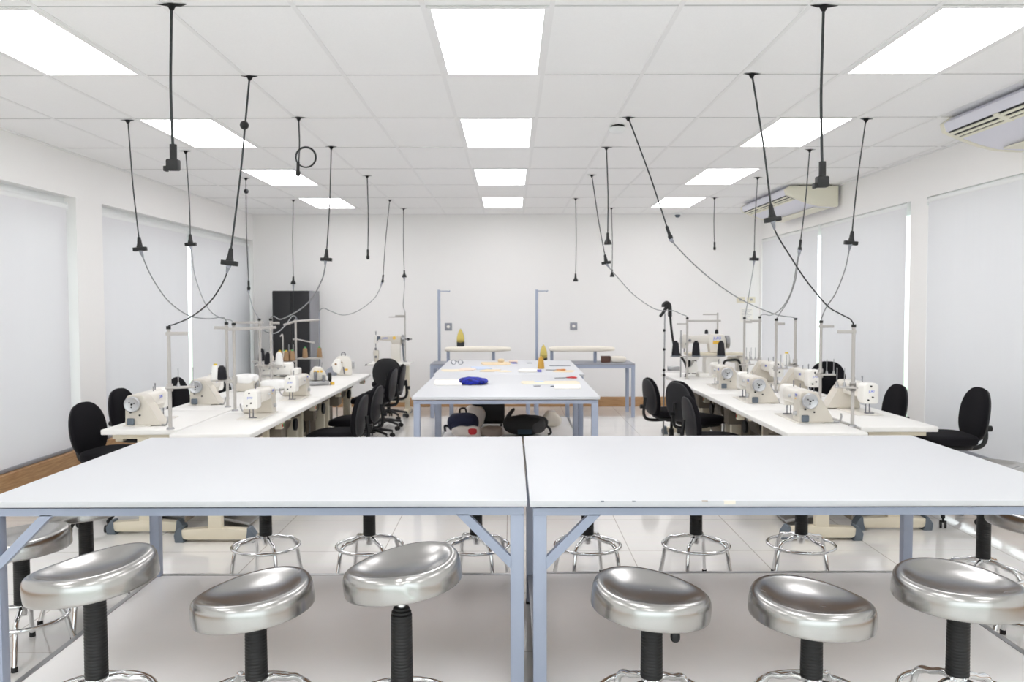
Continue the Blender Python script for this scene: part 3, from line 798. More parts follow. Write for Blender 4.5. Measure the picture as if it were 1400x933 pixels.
# post bed machine on its own stand by the back wall
def post_bed(loc, label):
    t = thing('post_bed_machine', label, 'sewing machine', loc)
    MB().box(-.3, .14, -.1, .1, 0, .012, .003).build('bed', 'creamw', t)
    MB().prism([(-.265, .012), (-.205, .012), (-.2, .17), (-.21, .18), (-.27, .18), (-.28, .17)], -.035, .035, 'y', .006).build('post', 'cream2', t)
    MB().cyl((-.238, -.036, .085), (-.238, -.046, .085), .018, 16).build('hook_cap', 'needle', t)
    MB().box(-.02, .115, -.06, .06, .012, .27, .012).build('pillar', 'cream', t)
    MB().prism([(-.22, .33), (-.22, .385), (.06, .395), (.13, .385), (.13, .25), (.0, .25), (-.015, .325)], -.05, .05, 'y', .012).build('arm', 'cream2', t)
    hd = MB().prism([(-.265, .28), (-.225, .28), (-.205, .31), (-.205, .39), (-.225, .40), (-.262, .40)], -.045, .045, 'y', .008).build('head', 'creamw', t)
    MB().prism([(-.218, .34), (-.17, .345), (-.17, .385), (-.218, .39)], -.052, -.046, 'y').prism([(-.222, .3), (-.196, .34), (-.222, .345)], -.052, -.046, 'y').build('tension_plate', 'boot', hd)
    MB().cyl((-.245, 0, .18), (-.245, 0, .3), .006, 8).box(-.258, -.232, -.02, .03, .185, .215, .004).build('needle_bar', 'needle', t)
    MB().cyl((-.24, -.01, .395), (-.24, -.01, .46), .006, 8).build('thread_guide', 'needle', t)
    wh = MB().cyl((.135, 0, .34), (.165, 0, .34), .065, 30).cyl((.165, 0, .34), (.18, 0, .34), .045, 24)
    w = wh.build('handwheel', 'steelg', t)
    MB().cyl((.18, 0, .34), (.28, 0, .34), .007, 8).cyl((.215, 0, .34), (.245, 0, .34), .018, 14).build('wheel_spindle', 'black', w)
    MB().tube([(.15, -.01, .28), (.155, -.01, .15), (.165, -.01, .02)], .012, 8).build('drive_belt', 'boot', t)
    MB().cyl((.03, -.0505, .36), (.03, -.052, .36), .024, 16).build('spec_sticker', 'amber', t)
    logo(t, (-.1, -.051, .357), (PI / 2, 0, 0), 1.5)
    return t
post_bed((-1.72, 12.4, .76), 'cream post bed machine with long slim arm standing before the back wall')
t = thing('post_bed_table', 'narrow cream stand with thin dark edged top under the post bed machine', 'sewing table', (-1.75, 12.4, 0))
MB().box(-.3, .3, -.27, .27, .73, .76, .004).build('tabletop', 'creamw', t)
MB().box(-.33, -.3, -.26, .26, .735, .752, .002).build('dark_edge', 'black', t)
for x in (-.2, .24):
    lg = MB().box(x - .03, x + .03, -.05, .05, .07, .73, .004).build('leg', 'stand', t)
    MB().prism([(-.22, .02), (.22, .02), (.25, .05), (.2, .09), (-.2, .09), (-.25, .05)], x - .035, x + .035, 'x', .003).build('foot', 'stand', lg)
    for sy in (-1, 1): MB().box(x - .038, x + .038, min(sy * .19, sy * .26), max(sy * .19, sy * .26), 0, .045, .006).build('foot_cap', 'boot', lg)
MB().box(-.2, .24, -.02, .02, .18, .23, .003).build('cross_bar', 'stand', t)
MB().cyl((-.05, .05, .57), (.15, .05, .57), .08, 20).build('motor', 'stand', t)

# pedestal machine at the far end
t = thing('pedestal_machine', 'tall cream sewing machine raised on a pedestal behind three black cones', 'sewing machine', (2.36, 10.02, .75))
MB().box(-.17, .2, -.12, .14, 0, .05, .012).build('base', 'creamw', t)
MB().prism([(-.09, .05), (.1, .05), (.09, .2), (.08, .255), (-.08, .255), (-.085, .2)], -.08, .1, 'y', .012).build('pedestal', 'creamw', t)
MB().box(-.3, .36, -.12, .14, .255, .285, .006).build('platform', 'stand', t)
MB().prism([(-.03, .285), (.15, .285), (.16, .42), (.13, .50), (-.02, .505), (-.05, .45)], -.06, .08, 'y', .014).build('pillar', 'cream', t)
MB().prism([(-.3, .40), (-.03, .39), (-.03, .49), (-.3, .485)], -.05, .06, 'y', .012).build('arm', 'cream', t)
MB().prism([(-.36, .34), (-.29, .34), (-.275, .40), (-.28, .50), (-.345, .505), (-.37, .45)], -.055, .06, 'y', .012).build('head', 'cream', t)
MB().cyl((-.325, -.01, .29), (-.325, -.01, .35), .006, 8).build('needle_bar', 'needle', t)
MB().cyl((-.27, -.05, .43), (-.27, -.075, .43), .016, 12).build('tension_dial', 'needle', t)
MB().cyl((-.31, -.05, .39), (-.31, -.07, .39), .012, 12).build('tension_dial', 'needle', t)
MB().cyl((.16, .0, .41), (.2, .0, .41), .075, 30).build('handwheel', 'steelg', t)
MB().box(.0, .1, -.0625, -.0615, .39, .425).build('spec_sticker', 'amber', t)
logo(t, (.05, -.0625, .455), (PI / 2, 0, 0), 1.7)
MB().prism([(-.3, .05), (-.19, .05), (-.18, .11), (-.2, .19), (-.23, .19), (-.25, .12), (-.3, .1)], -.1, .06, 'y', .008).build('cloth_plate', 'creamw', t)
MB().pillow((-.24, 0, .225), .09, .08, .028, .6, .6).build('lint_bag', 'cover', t)
MB().box(.3, .42, -.08, .1, .06, .24, .02).box(.2, .34, -.06, .08, .17, .235, .015).build('motor_housing', 'cream', t)
MB().tube([(.13, -.05, .0), (.13, -.07, .17), (.2, -.08, .2), (.3, -.08, .19), (.33, -.08, .05)], .014, 8).build('belt_guard', 'black', t)
for x in (-.27, -.2): MB().box(x - .025, x + .025, .0, .05, .03, .2, .006).build('bracket', 'black', t)

# ------------------------------------------------------------------ thread stands and cones
GS = 'slim thread stands on the sewing tables'
def thread_stand(x, y, label, arm=None, tray=None, pins=(), ztop=1.445, joint=None, armz=1.415):
    t = thing('thread_stand', label, 'thread stand', (x, y, .75), 0, GS); h = ztop - .75
    MB().cyl((0, 0, 0), (0, 0, h), .0125, 12).build('pole', 'polep', t)
    MB().cone((0, 0, 0), (0, 0, .012), .028, .022, 16).build('base_flange', 'steelg', t)
    MB().cyl((0, 0, h), (0, 0, h + .022), .016, 10).build('cable_cap', 'rubber', t)
    if arm:
        a = Vector((arm[0], arm[1], 0)); z = armz - .75
        m = MB(); p0 = a * -.15; m.box(-1, 1, -1, 1, -1, 1) if False else None
        d = a.normalized(); sd = Vector((-d.y, d.x, 0)) * .011
        A = [p0 + sd, p0 - sd, a - sd, a + sd]
        m.prism([(v.x, v.y) for v in A], z - .012, z + .012, 'z', .003)
        m.build('thread_guide_arm', 'polep', t)
    if tray:
        a = Vector((tray[0], tray[1], 0)); z = tray[2] - .75; d = a.normalized(); sd = Vector((-d.y, d.x, 0)) * .045
        m = MB(); m.prism([((d * -.03 + sd).x, (d * -.03 + sd).y), ((d * -.03 - sd).x, (d * -.03 - sd).y), ((a - sd).x, (a - sd).y), ((a + sd).x, (a + sd).y)], z - .012, z, 'z', .004)
        m.build('spool_tray', 'polep', t)
        MB().cyl((0, 0, z - .03), (0, 0, z + .02), .022, 14).build('tray_clamp', 'polep', t)
        for f_ in pins:
            p = a * f_
            pn = MB().cyl((p.x, p.y, z), (p.x, p.y, z + .13), .003, 6).cone((p.x, p.y, z), (p.x, p.y, z + .03), .014, .005, 12).build('spool_pin', 'steelg', t)
    if joint: MB().cyl((0, 0, joint - .78), (0, 0, joint - .72), .022, 14).cyl((0, -.015, joint - .75), (-.05, -.02, joint - .77), .01, 8).build('joint_clamp', 'polep', t)
    return t
thread_stand(-2.37, 5.91, 'thread stand at the front of cabinet side tables, two empty pins on its tray', (.12, .03), (.15, .06, 1.045), (.35, .95))
thread_stand(-2.385, 7.16, 'thread stand with a white cone and black cone on its tray, before the blind', (-.1, .0), (-.12, -.05, .985), (), armz=1.42)
thread_stand(-2.245, 6.915, 'thread stand joined by a long crossarm toward the black cabinet, one of a close pair', (.2, .5), None, (), joint=1.0)
thread_stand(-2.607, 8.85, 'thread stand beside the grey wall, black cone on its tray, pale crossarm', (-.28, .02), (.05, .1, .985), (.2,), armz=1.425)
thread_stand(-2.49, 8.85, 'thread stand in front of the black cabinet edge carrying black and white cones', (.09, .01), (.1, .04, .985), (), armz=1.42)
thread_stand(2.4, 5.97, 'tall thread stand at the front of air conditioner side tables with white holder', (-.1, .04), (-.12, .03, 1.03), (.45, .85), joint=1.03)
thread_stand(2.662, 7.32, 'thread stand before the bright blind gap, pins against a black chair', (.115, .02), (.12, .0, 1.005), (.45, .95), joint=1.02)
thread_stand(2.86, 8.57, 'thread stand leaning beside the white cone with yellow top', None, (-.08, .05, .99), (), joint=1.02)
thread_stand(2.56, 8.23, 'thread stand with dark spool holder and two pins, fed by two cables', (.085, .02), (.11, .0, .99), (.45, .95))
thread_stand(2.79, 9.56, 'thread stand near the far window corner, short arm toward the middle aisle', (-.11, .0), (-.15, .02, .985), (.3, .6, .95))
thread_stand(2.5, 9.13, 'thread stand with short arm below the cream wall plates', (.08, .0), (.1, .1, .96), (.8,))

def cone(x, y, z, m, cap, label, h=.13, r=.04, group='thread cones on the stands'):
    t = thing('thread_cone', label, 'thread cone', (x, y, z), 0, group)
    MB().lathe([(0, 0), (r * .9, 0), (r, .012), (r * .72, h * .9), (r * .6, h * .96), (0, h * .96)], 22).build('thread', m, t)
    MB().lathe([(0, h * .95), (r * .45, h * .95), (r * .4, h * 1.07), (0, h * 1.07)], 14).build('core_tip', cap, t)
    return t
cone(-2.47, 7.12, .986, 'whitethread', 'yellow', 'white thread cone with yellow tip on the tray before the blind', .125, .038)
cone(-2.42, 7.125, .986, 'blackthread', 'black', 'black thread cone with a round mark beside a yellow tipped white cone', .11, .042)
cone(-2.75, 9.4, .99, 'blackthread', 'black', 'black thread cone alone on the pale tray against the window corner', .13, .04)
cone(-2.55, 8.935, .986, 'blackthread', 'black', 'black thread cone touching the slim pole at the cabinet edge', .12, .036)
cone(-2.415, 8.88, .986, 'whitethread', 'paper', 'white thread cone in front of the black cabinet beside brown cones', .125, .042)
t = thing('thread_stand', 'thread stand against the blind corner with an almost bare pale tray', 'thread stand', (-2.78, 9.42, .75), 0, GS)
MB().cyl((0, .05, 0), (0, .05, .66), .011, 10).build('pole', 'polep', t)
MB().box(-.07, .22, -.05, .04, .228, .24, .003).build('spool_tray', 'polep', t)
MB().cone((0, .05, 0), (0, .05, .012), .026, .02, 14).build('base_flange', 'steelg', t)
MB().cyl((.15, 0, .24), (.15, 0, .29), .01, 10).build('spool_pin', 'cotton', t)
cone(2.79, 8.62, .99, 'whitethread', 'yellow', 'white thread cone with yellow tip beside the leaning stand on the window row', .12, .04)

# cone rack in front of the cabinet
t = thing('cone_rack', 'two pole cone rack with crossarms standing in front of the black cabinet', 'thread rack', (-2.647, 10.5, .75), 0)
MB().cyl((0, 0, 0), (0, 0, .68), .0135, 12).build('pole', 'polep', t)
MB().cyl((.245, .2, 0), (.245, .2, .76), .0095, 10).build('side_pole', 'outlet', t)
MB().tube([(0, 0, .655), (.245, .2, .665)], .012, 8, smooth=False).tube([(0, 0, .655), (-.12, -.1, .61)], .014, 8, smooth=False).build('guide_arm', 'polep', t)
MB().tube([(-.035, 0, .43), (.0, 0, .435), (.19, .1, .385)], .008, 8, smooth=False).pillow((.19, .1, .385), .02, .012, .012).build('middle_arm', 'polep', t)
MB().box(-.18, .0, -.13, .0, .155, .167, .003, rot=Matrix.Rotation(R(0), 3, 'Z')).box(.0, .3, -.02, .18, .185, .197, .003).build('spool_tray', 'polep', t)
MB().tube([(-.14, -.08, .167), (-.14, -.08, .47), (-.155, -.08, .485), (-.17, -.08, .47)], .008, 8).build('guide_post', 'polep', t)
for (x, y, z, m, c, lab) in (
    (-2.815, 10.38, .92, 'gold', 'yellow', 'short brown cone with yellow tip, outermost on the rack tray'),
    (-2.775, 10.42, .92, 'whitethread', 'green', 'slim white cone with green tip between brown cones on rack'),
    (-2.735, 10.38, .92, 'brownkraft', 'yellow', 'brown cone with yellow tip in the crowded row on rack tray'),
    (-2.695, 10.44, .92, 'brownkraft', 'brownkraft', 'brown cone without coloured tip beside the rack pole'),
    (-2.665, 10.395, .925, 'brownkraft', 'green', 'brown cone with green tip touching the rack pole'),
    (-2.545, 10.54, .95, 'brownkraft', 'green', 'brown cone with green tip standing alone before the cabinet side'),
    (-2.385, 10.62, .95, 'brownkraft', 'green', 'brown cone on the outer end of the rack against the white wall')):
    cone(x, y, z, m, c, lab, .125, .034 if 'slim' not in lab else .02, 'cones on the rack by the cabinet')

# cone stand in front of the pedestal machine
t = thing('cone_stand', 'pale cone stand with wide top bar in front of the pedestal machine', 'thread rack', (2.0, 9.67, .75), 0)
MB().cyl((0, 0, 0), (0, 0, .685), .012, 12).cone((0, 0, 0), (0, 0, .012), .028, .022, 14).build('pole', 'polep', t)
MB().cyl((0, 0, .685), (0, 0, .705), .016, 10).build('cable_cap', 'rubber', t)
MB().box(0, .38, -.01, .01, .655, .675, .003).box(-.12, 0, -.008, .008, .625, .64, .003).build('guide_bar', 'polep', t)
MB().box(-.19, .42, -.015, .015, .255, .268, .003).build('tray_bar', 'polep', t)
m = MB()
for x in (-.13, .1, .385): m.cyl((x, 0, .262), (x, 0, .274), .05, 20)
m.build('cone_plate', 'boot', t)
for x, lab in ((1.87, 'black thread cone beside the hose, outermost toward the aisle on cone stand'), (2.1, 'black thread cone in the middle of the stand before the pedestal machine'), (2.385, 'black thread cone at the window end of the stand bar')):
    cone(x, 9.67, 1.0245, 'blackthread', 'blackthread', lab, .155, .046, 'black cones on the stand by the pedestal machine')
t = thing('thread_stand', 'thread stand behind the pedestal machine, tallest of its side, with short arm', 'thread stand', (2.52, 10.4, .75), 0, GS)
MB().cyl((0, 0, 0), (0, 0, .75), .010, 10).build('pole', 'polep', t)
MB().box(-.18, .0, -.008, .008, .72, .735, .003).build('thread_guide_arm', 'polep', t)
MB().cone((0, 0, 0), (0, 0, .012), .026, .02, 14).build('base_flange', 'steelg', t)
for x, lab in ((2.3, 'small black spool on top of the pedestal machine toward the aisle'), (2.42, 'small black spool on top of the pedestal machine toward the window')):
    o = cone(x, 10.03, 1.2545, 'blackthread', 'black', lab, .05, .022, 'small spools on the pedestal machine')

# steam hose stand
t = thing('hose_stand', 'slim pole holding a thick black hose with a hook shaped clamp, beside black cones', 'hose stand', (1.775, 9.9, 0))
MB().cyl((0, 0, 0.02), (.012, 0, 1.5), .0085, 10).cyl((.21, .05, .75), (.21, .05, 1.3), .007, 8).build('pole', 'steelg', t)
MB().cone((0, 0, 0), (0, 0, .05), .085, .07, 28).build('base', 'rubber', t)
for z in (.78, .84, 1.08, 1.30): MB().pillow((.005, 0, z), .017, .017, .017, 1, 1, 12, 8).build('collar_knob', 'rubber', t)
MB().tube([(.07, 0, 1.46), (.065, 0, 1.58), (.035, 0, 1.62), (.0, 0, 1.6), (-.005, 0, 1.57)], .024, 10).tube([(.045, 0, 1.6), (.0, 0, 1.52), (-.045, 0, 1.46)], lambda u: .022 - .006 * u, 10).build('hook_clamp', 'rubber', t)
MB().tube([(.07, 0, 1.5), (.09, .0, 1.3), (.12, -.02, 1.12), (.18, -.03, 1.02), (.24, -.03, .93), (.275, 0, .83), (.265, .05, .755)], .0135, 10).build('hose', 'rubber', t)
MB().box(.05, .19, .0, .04, .83, .88, .004).build('bracket', 'steelg', t)

# ------------------------------------------------------------------ ironing tables by the back wall
def ironing_table(label, x0, x1, px, post_x):
    t = thing('ironing_table', label, 'table', (x0, 12.0, 0), 0, 'grey steel ironing tables along the back wall')
    W = x1 - x0; D = .65; z = .765
    MB().box(0, W, 0, D, z - .02, z, .002).build('tabletop', 'outlet', t)
    f = MB(); f.box(0, W, .0, .04, z - .065, z - .021).box(0, W, D - .04, D, z - .065, z - .021).box(0, .04, .04, D - .04, z - .065, z - .021).box(W - .04, W, .04, D - .04, z - .065, z - .021)
    f.build('apron_frame', 'blue', t, smooth=False)
    for x in (0, W - .05):
        for y in (0, D - .05): MB().box(x, x + .05, y, y + .05, 0, z - .0655, .003).build('leg', 'blue', t)
    p = MB().box(px - x0 - .02, px - x0 + .02, D + .004, D + .044, .0, 1.82, .003).build('iron_mast', 'blue', t)
    MB().tube([(px - x0, D + .02, 1.80), (px - x0 + .13, D + .02, 1.80), (px - x0 + .15, D + .02, 1.795), (px - x0 + .165, D + .02, 1.81)], .008, 8).build('mast_hook', 'blue', p)
    MB().box(px - x0 - .02, px - x0 + .02, D - .02, D + .004, z - .06, z - .022).build('mast_bracket', 'blue', p)
    return t
ironing_table('grey steel ironing table with mast hook, on the side of the cabinet', -1.14, .27, -1.065, 0)
ironing_table('grey steel ironing table carrying a brown box, on the air conditioner side', .34, 1.75, .385, 0)
def sleeve_board(x0, x1, p0, p1, label):
    t = thing('sleeve_board', label, 'ironing board', (x0, 12.3, .765), 0, 'cotton wrapped sleeve boards')
    L = x1 - x0
    def f(v):
        k = 1 + .05 * noise.noise(Vector((v.x * 9, v.y * 12, v.z * 12)))
        tp = 1 - .18 * max(0, v.x / (L / 2)) ** 3
        return Vector((v.x, v.y * k * tp, v.z * (1 + .14 * noise.noise(Vector((v.x * 7 + x0, v.y * 5, 3)))) * tp))
    MB().pillow((L / 2, 0, .195), L / 2, .1, .038, .28, .45, 64, 14, f).build('padded_board', 'cotton', t)
    for p in (p0, p1): MB().box(p - x0 - .022, p - x0 + .022, -.022, .022, 0, .175, .003).build('post', 'blue', t)
    return t
sleeve_board(-.955, .005, -.905, -.25, 'cotton wrapped sleeve board with a clothes iron standing on it')
sleeve_board(.545, 1.5, .59, 1.215, 'cotton wrapped sleeve board beside the brown box, no iron on it')
def clothes_iron(x, y, z, label):
    t = thing('clothes_iron', label, 'iron', (x, y, z), 0, 'clothes irons standing on their heels')
    pr = [(-.052, .0), (.052, .0), (.054, .05), (.053, .11), (.046, .16), (.032, .205), (.014, .242), (0, .262), (-.014, .242), (-.032, .205), (-.046, .16), (-.053, .11), (-.054, .05)]
    MB().prism(pr, .008, .06, 'y', .004).build('body', 'ironbody', t)
    so = [(-.053, .07), (0, .058), (.053, .07), (.053, .11), (.046, .16), (.032, .205), (.014, .242), (0, .260), (-.014, .242), (-.032, .205), (-.046, .16), (-.053, .11)]
    MB().prism(so, -.002, .009, 'y', .002).build('soleplate', 'sole', t)
    MB().prism([(-.052, 0), (.052, 0), (.053, .065), (0, .053), (-.053, .065)], -.001, .009, 'y', .002).build('heel_panel', 'ironbody', t)
    MB().tube([(0, .06, .05), (0, .12, .06), (0, .125, .13), (0, .1, .19), (0, .06, .2)], .013, 10).build('handle', 'ironbody', t)
    return t
clothes_iron(-.725, 12.27, .996, 'upright iron with brass soleplate standing on the cotton sleeve board')
clothes_iron(.47, 12.25, .766, 'upright iron with brass soleplate standing on the ironing table by mast')
t = thing('leather_box', 'small brown box beside the cream cloth roll on the ironing table', 'box', (1.36, 12.25, .7655))
MB().box(-.065, .065, -.06, .06, 0, .075, .006).build('body', 'brownbox', t)
MB().box(-.067, .067, -.062, .062, .0755, .092, .004).build('lid', 'brownbox', t)
tag(MB().pillow((1.54, 12.25, .812), .115, .07, .0455, .6, .6, 32, 12).build('cloth_roll', 'cotton'), 'plump cream cloth roll beside the brown box on the ironing table', 'cloth')

# wall fittings
def outlet(x, z, label):
    t = thing('wall_outlet', label, 'outlet', (x, YB, z), 0, 'grey wall outlets above the ironing tables')
    MB().box(-.056, .056, -.012, 0, -.058, .058, .004).build('plate', 'outlet', t)
    MB().cyl((0, -.012, 0), (0, -.02, 0), .024, 20).build('socket_centre', 'paper', t)
outlet(-.975, 1.255, 'square grey wall outlet above the sleeve board with the iron')
outlet(.98, 1.26, 'square grey wall outlet above the sleeve board without an iron')
for i, (x, lab) in enumerate(((3.585, 'cream double wall plate on the back wall, further from the corner'), (3.745, 'cream double wall plate on the back wall, nearer the blind'))):
    t = thing('wall_plate', lab, 'switch', (x, YB, 1.665), 0, 'cream wall plates by the corner')
    MB().box(-.065, .065, -.012, 0, -.045, .045, .005).build('plate', 'plate', t)
    MB().box(-.02, .02, -.018, -.012, -.016, .016, .003).build('rocker', 'outlet', t)
t = thing('paper_sign', 'faint printed paper notice on the back wall below the cream plates', 'notice', (3.68, YB, 1.43))
MB().box(-.1, .1, -.002, 0, -.11, .11).build('sheet', 'paper', t, smooth=False)
m = MB()
for k in range(7): m.box(-.08, .08 - .03 * (k % 3), -.0026, -.002, .075 - .026 * k, .081 - .026 * k)
m.build('printed_line', 'ink', t, smooth=False)
t = thing('security_camera', 'small dark dome camera under the ceiling at the back wall', 'camera', (2.57, 13.2, CE))
MB().lathe([(0, 0), (.055, 0), (.055, -.03), (0, -.03)], 24).build('mount', 'frame', t)
MB().lathe([(.042, -.03), (.04, -.05), (.025, -.068), (0, -.074)], 24).build('dome', 'boot', t)
t = thing('smoke_detector', 'round white smoke detector hanging under a dark gap in the ceiling', 'smoke detector', (.835, 6.72, CE))
MB().lathe([(0, -.012), (.05, -.012), (.065, -.02), (.065, -.04), (.045, -.055), (0, -.058)], 28).build('housing', 'frame', t)
MB().lathe([(0, 0), (.05, 0), (.055, -.012), (0, -.012)], 24).build('mount', 'black', t)

# black cabinet
t = thing('tall_cabinet', 'tall black cabinet with grey side in the back corner', 'cabinet', (-3.24, 12.93, 0))
MB().box(-.28, .262, -.3, .32, .05, 1.81, .004).build('carcass', 'cabblack', t)
for a, b in ((-.278, -.01), (-.006, .26)):
    d = MB().box(a, b, -.322, -.301, .07, 1.795, .003).build('door', 'cabblack', t)
    hx = b - .03 if a < -.1 else a + .03
    MB().box(hx - .006, hx + .006, -.34, -.3225, .88, 1.02, .003).build('handle', 'steelg', d)
MB().box(.2625, .275, -.3, .32, .05, 1.81, .002).build('side_panel', 'cabgrey', t)
MB().box(-.26, .25, -.27, .3, 0, .05).build('plinth', 'black', t, smooth=False)

# ------------------------------------------------------------------ bags under the worktable
def lump(seed, amp, fr):
    def f(v):
        n_ = noise.noise(v * fr + Vector((seed, seed * 1.7, 0))) * amp
        k = v.normalized() if v.length > 1e-6 else Vector((0, 0, 1))
        w = v + k * n_
        if w.z < -.9 * abs(v.z) and False: pass
        return w
    return f
zs = .1905
t = thing('backpack', 'navy backpack with top loop slumped on the low shelf beside the suitcase', 'bag', (-.525, 9.36, zs))
MB().pillow((0, 0, .115), .17, .15, .105, .65, .75, 40, 20, lump(1, .02, 9)).build('body', 'navy', t)
MB().pillow((.0, -.11, .08), .13, .06, .065, .6, .7, 32, 14, lump(4, .012, 12)).build('front_pocket', 'navy', t)
MB().tube([(-.04, 0, .205), (-.035, 0, .265), (.02, 0, .27), (.035, 0, .205)], .011, 8).build('carry_loop', 'black', t)
MB().tube([(-.16, -.05, .08), (-.2, -.08, .09), (-.19, -.1, .03)], .012, 8).build('strap', 'black', t)
t = thing('suitcase', 'upright black suitcase on the low shelf between the two backpacks', 'suitcase', (-.265, 9.92, zs))
MB().box(-.19, .19, -.1, .1, .03, .56, .035, seg=4).build('shell', 'blackbag', t)
MB().box(-.15, .15, -.118, -.101, .08, .33, .008).build('front_pocket', 'blackbag', t)
MB().box(-.03, .02, -.104, -.101, .42, .44).build('badge', 'steelg', t, smooth=False)
MB().tube([(.192, 0, .36), (.215, 0, .37), (.215, 0, .45), (.192, 0, .46)], .009, 8).build('side_handle', 'black', t)
for x in (-.15, .15):
    for y in (-.07, .07): MB().cyl((x - .01, y, .018), (x + .01, y, .018), .018, 12).build('wheel', 'rubber', t)
t = thing('backpack', 'large black backpack with grey front lying on the low shelf', 'bag', (.14, 9.22, zs))
MB().pillow((.02, 0, .115), .24, .16, .105, .7, .75, 44, 20, lump(7, .03, 8)).build('body', 'blackbag', t)
MB().pillow((.14, -.075, .11), .09, .09, .085, .7, .8, 32, 14, lump(9, .015, 11)).build('front_pocket', 'charbag', t)
MB().box(-.07, .08, -.168, -.158, .03, .08, .003).build('trim_panel', 'teal', t)
MB().tube([(-.2, 0, .12), (-.17, .0, .2), (-.12, .0, .27), (-.1, 0, .28)], lambda u: .03 - .018 * u, 8).tube([(.22, -.05, .12), (.27, -.05, .08), (.29, -.05, .03), (.26, -.06, .012)], .013, 8).build('strap', 'blackbag', t)
t = thing('carrier_bag', 'crumpled white carrier bag with red print under the navy backpack', 'bag', (-.47, 9.08, zs))
MB().pillow((0, 0, .06), .16, .09, .056, .7, .7, 40, 16, lump(12, .018, 13)).build('body', 'plasticbag', t)
MB().pillow((.06, -.072, .068), .05, .024, .034, .6, .7, 20, 10, lump(13, .006, 14)).build('print_panel', 'print', t)
o = MB().pillow((-.21, 9.06, zs + .062), .12, .09, .058, .7, .7, 36, 16, lump(15, .016, 12)).build('carrier_bag', 'greybag')
tag(o, 'taupe crumpled bag lying between the red printed bag and black backpack', 'bag')
t = thing('tote_bag', 'cream cloth tote slumped at the shelf end past the black backpack', 'bag', (.47, 9.86, zs))
def fto(v): return Vector((v.x * (1 - .5 * max(0, v.z / .09)), v.y, v.z)) + Vector((1, 0, 0)) * noise.noise(v * 11) * .012
MB().pillow((0, 0, .09), .12, .1, .088, .6, .7, 36, 18, fto).build('body', 'cotton', t)
MB().pillow((.0, 0, .165), .05, .05, .03, .8, .8, 20, 10, lump(3, .012, 20)).build('knotted_top', 'plasticbag', t)
o = MB().pillow((-.42, 9.75, zs + .13), .12, .09, .125, .6, .7, 32, 16, lump(21, .02, 10)).build('carrier_bag', 'plasticbag')
tag(o, 'pale crumpled plastic bag behind the navy backpack', 'bag')

# ------------------------------------------------------------------ things lying on the worktables
ZT = .9006
def sheet(name, pts, m, label, cat='cloth', h=.002, group=None, warp=.0):
    mb = MB(); n_ = len(pts)
    mb.prism([(p[0], p[1]) for p in pts], ZT, ZT + h, 'z', min(h * .3, .002) if h > .004 else 0)
    o = mb.build(name, m, smooth=False); tag(o, label, cat, group); return o
def quad(cx, cy, w, d, rz=0., j=.0):
    c, s_ = math.cos(R(rz)), math.sin(R(rz)); P = []
    for u, v in ((-1, -1), (-.2, -1 - j), (1, -1), (1 + j * .5, .1), (1, 1), (.1, 1 - j), (-1, 1), (-1 - j, 0)):
        x, y = u * w / 2, v * d / 2; P.append((cx + x * c - y * s_, cy + x * s_ + y * c))
    return P
sheet('folded_cloth', quad(-.565, 7.66, .24, .38, 4, .06), 'paper', 'folded white cloth beside the bright blue cloth', h=.018)
def fbl(v):
    return Vector((v.x * (1 + .15 * noise.noise(v * 9)), v.y, v.z * (1 + .5 * noise.noise(v * 16)) * (1 - .3 * v.x / .13)))
tag(MB().pillow((-.33, 7.62, ZT + .024), .13, .16, .025, .7, .6, 44, 18, fbl).build('blue_cloth', 'blueblob'), 'crumpled bright blue cloth on the worktable', 'cloth')
sheet('fabric_piece', quad(-.62, 9.15, .22, .3, 8, .2), 'creampaper', 'cream fabric scrap at the worktable edge beside peach scrap')
sheet('fabric_piece', quad(-.46, 9.28, .16, .3, -10, .2), 'peach', 'peach fabric scrap between cream and pale blue scraps', h=.006)
sheet('fabric_piece', quad(-.33, 9.45, .18, .35, 12, .2), 'paleblue', 'pale blue fabric scrap next to the peach scrap', h=.007)
sheet('fabric_piece', quad(-.22, 9.1, .16, .28, -15, .25), 'kraft', 'tan fabric scrap beside the pale blue scrap', h=.004)
sheet('fabric_piece', quad(-.08, 9.0, .12, .2, 20, .2), 'creampaper', 'small pale yellow scrap at the end of the scrap row')
sheet('pattern_paper', quad(-.18, 10.15, .32, .45, 5, .1), 'kraft', 'tan pattern paper sheet near the far worktable edge', 'paper', .006)
tag(MB().pillow((-.12, 10.33, ZT + .024), .04, .05, .022, .7, .7, 20, 10).build('kraft_scrap', 'kraft'), 'crumpled tan scrap lying on the pattern paper', 'cloth')
sheet('cloth_stack', quad(.03, 10.4, .1, .2, 0, .1), 'peach', 'small peach cloth pile with blue label at the far table edge', 'cloth', .02)
sheet('blue_label', quad(.04, 10.22, .06, .12, 10, .1), 'blueblob', 'small blue scrap beside the peach cloth pile', 'cloth', .008)
t = thing('spectacles', 'thin framed spectacles lying near the pale table corner', 'glasses', (-.63, 9.95, ZT + .002))
m = MB()
m.ring((-.04, 0, .03), .026, .003, 20, 6, 'y').ring((.04, 0, .03), .026, .003, 20, 6, 'y').tube([(-.014, 0, .034), (0, 0, .04), (.014, 0, .034)], .003, 6)
m.build('rims', 'boot', t)
MB().tube([(-.066, 0, .034), (-.07, .06, .03), (-.06, .13, .006)], .003, 6).tube([(.066, 0, .034), (.07, .06, .03), (.06, .13, .006)], .003, 6).build('temples', 'boot', t)
t = thing('tape_roll', 'flat white disc with purple tab beside the golden cone', 'tape', (.19, 8.95, ZT))
MB().lathe([(0, 0), (.11, 0), (.12, .01), (.11, .024), (.03, .028), (0, .02)], 36).build('disc', 'paper', t)
MB().box(.08, .13, -.08, -.03, 0.001, .026, .006).build('purple_tab', 'lilac', t)
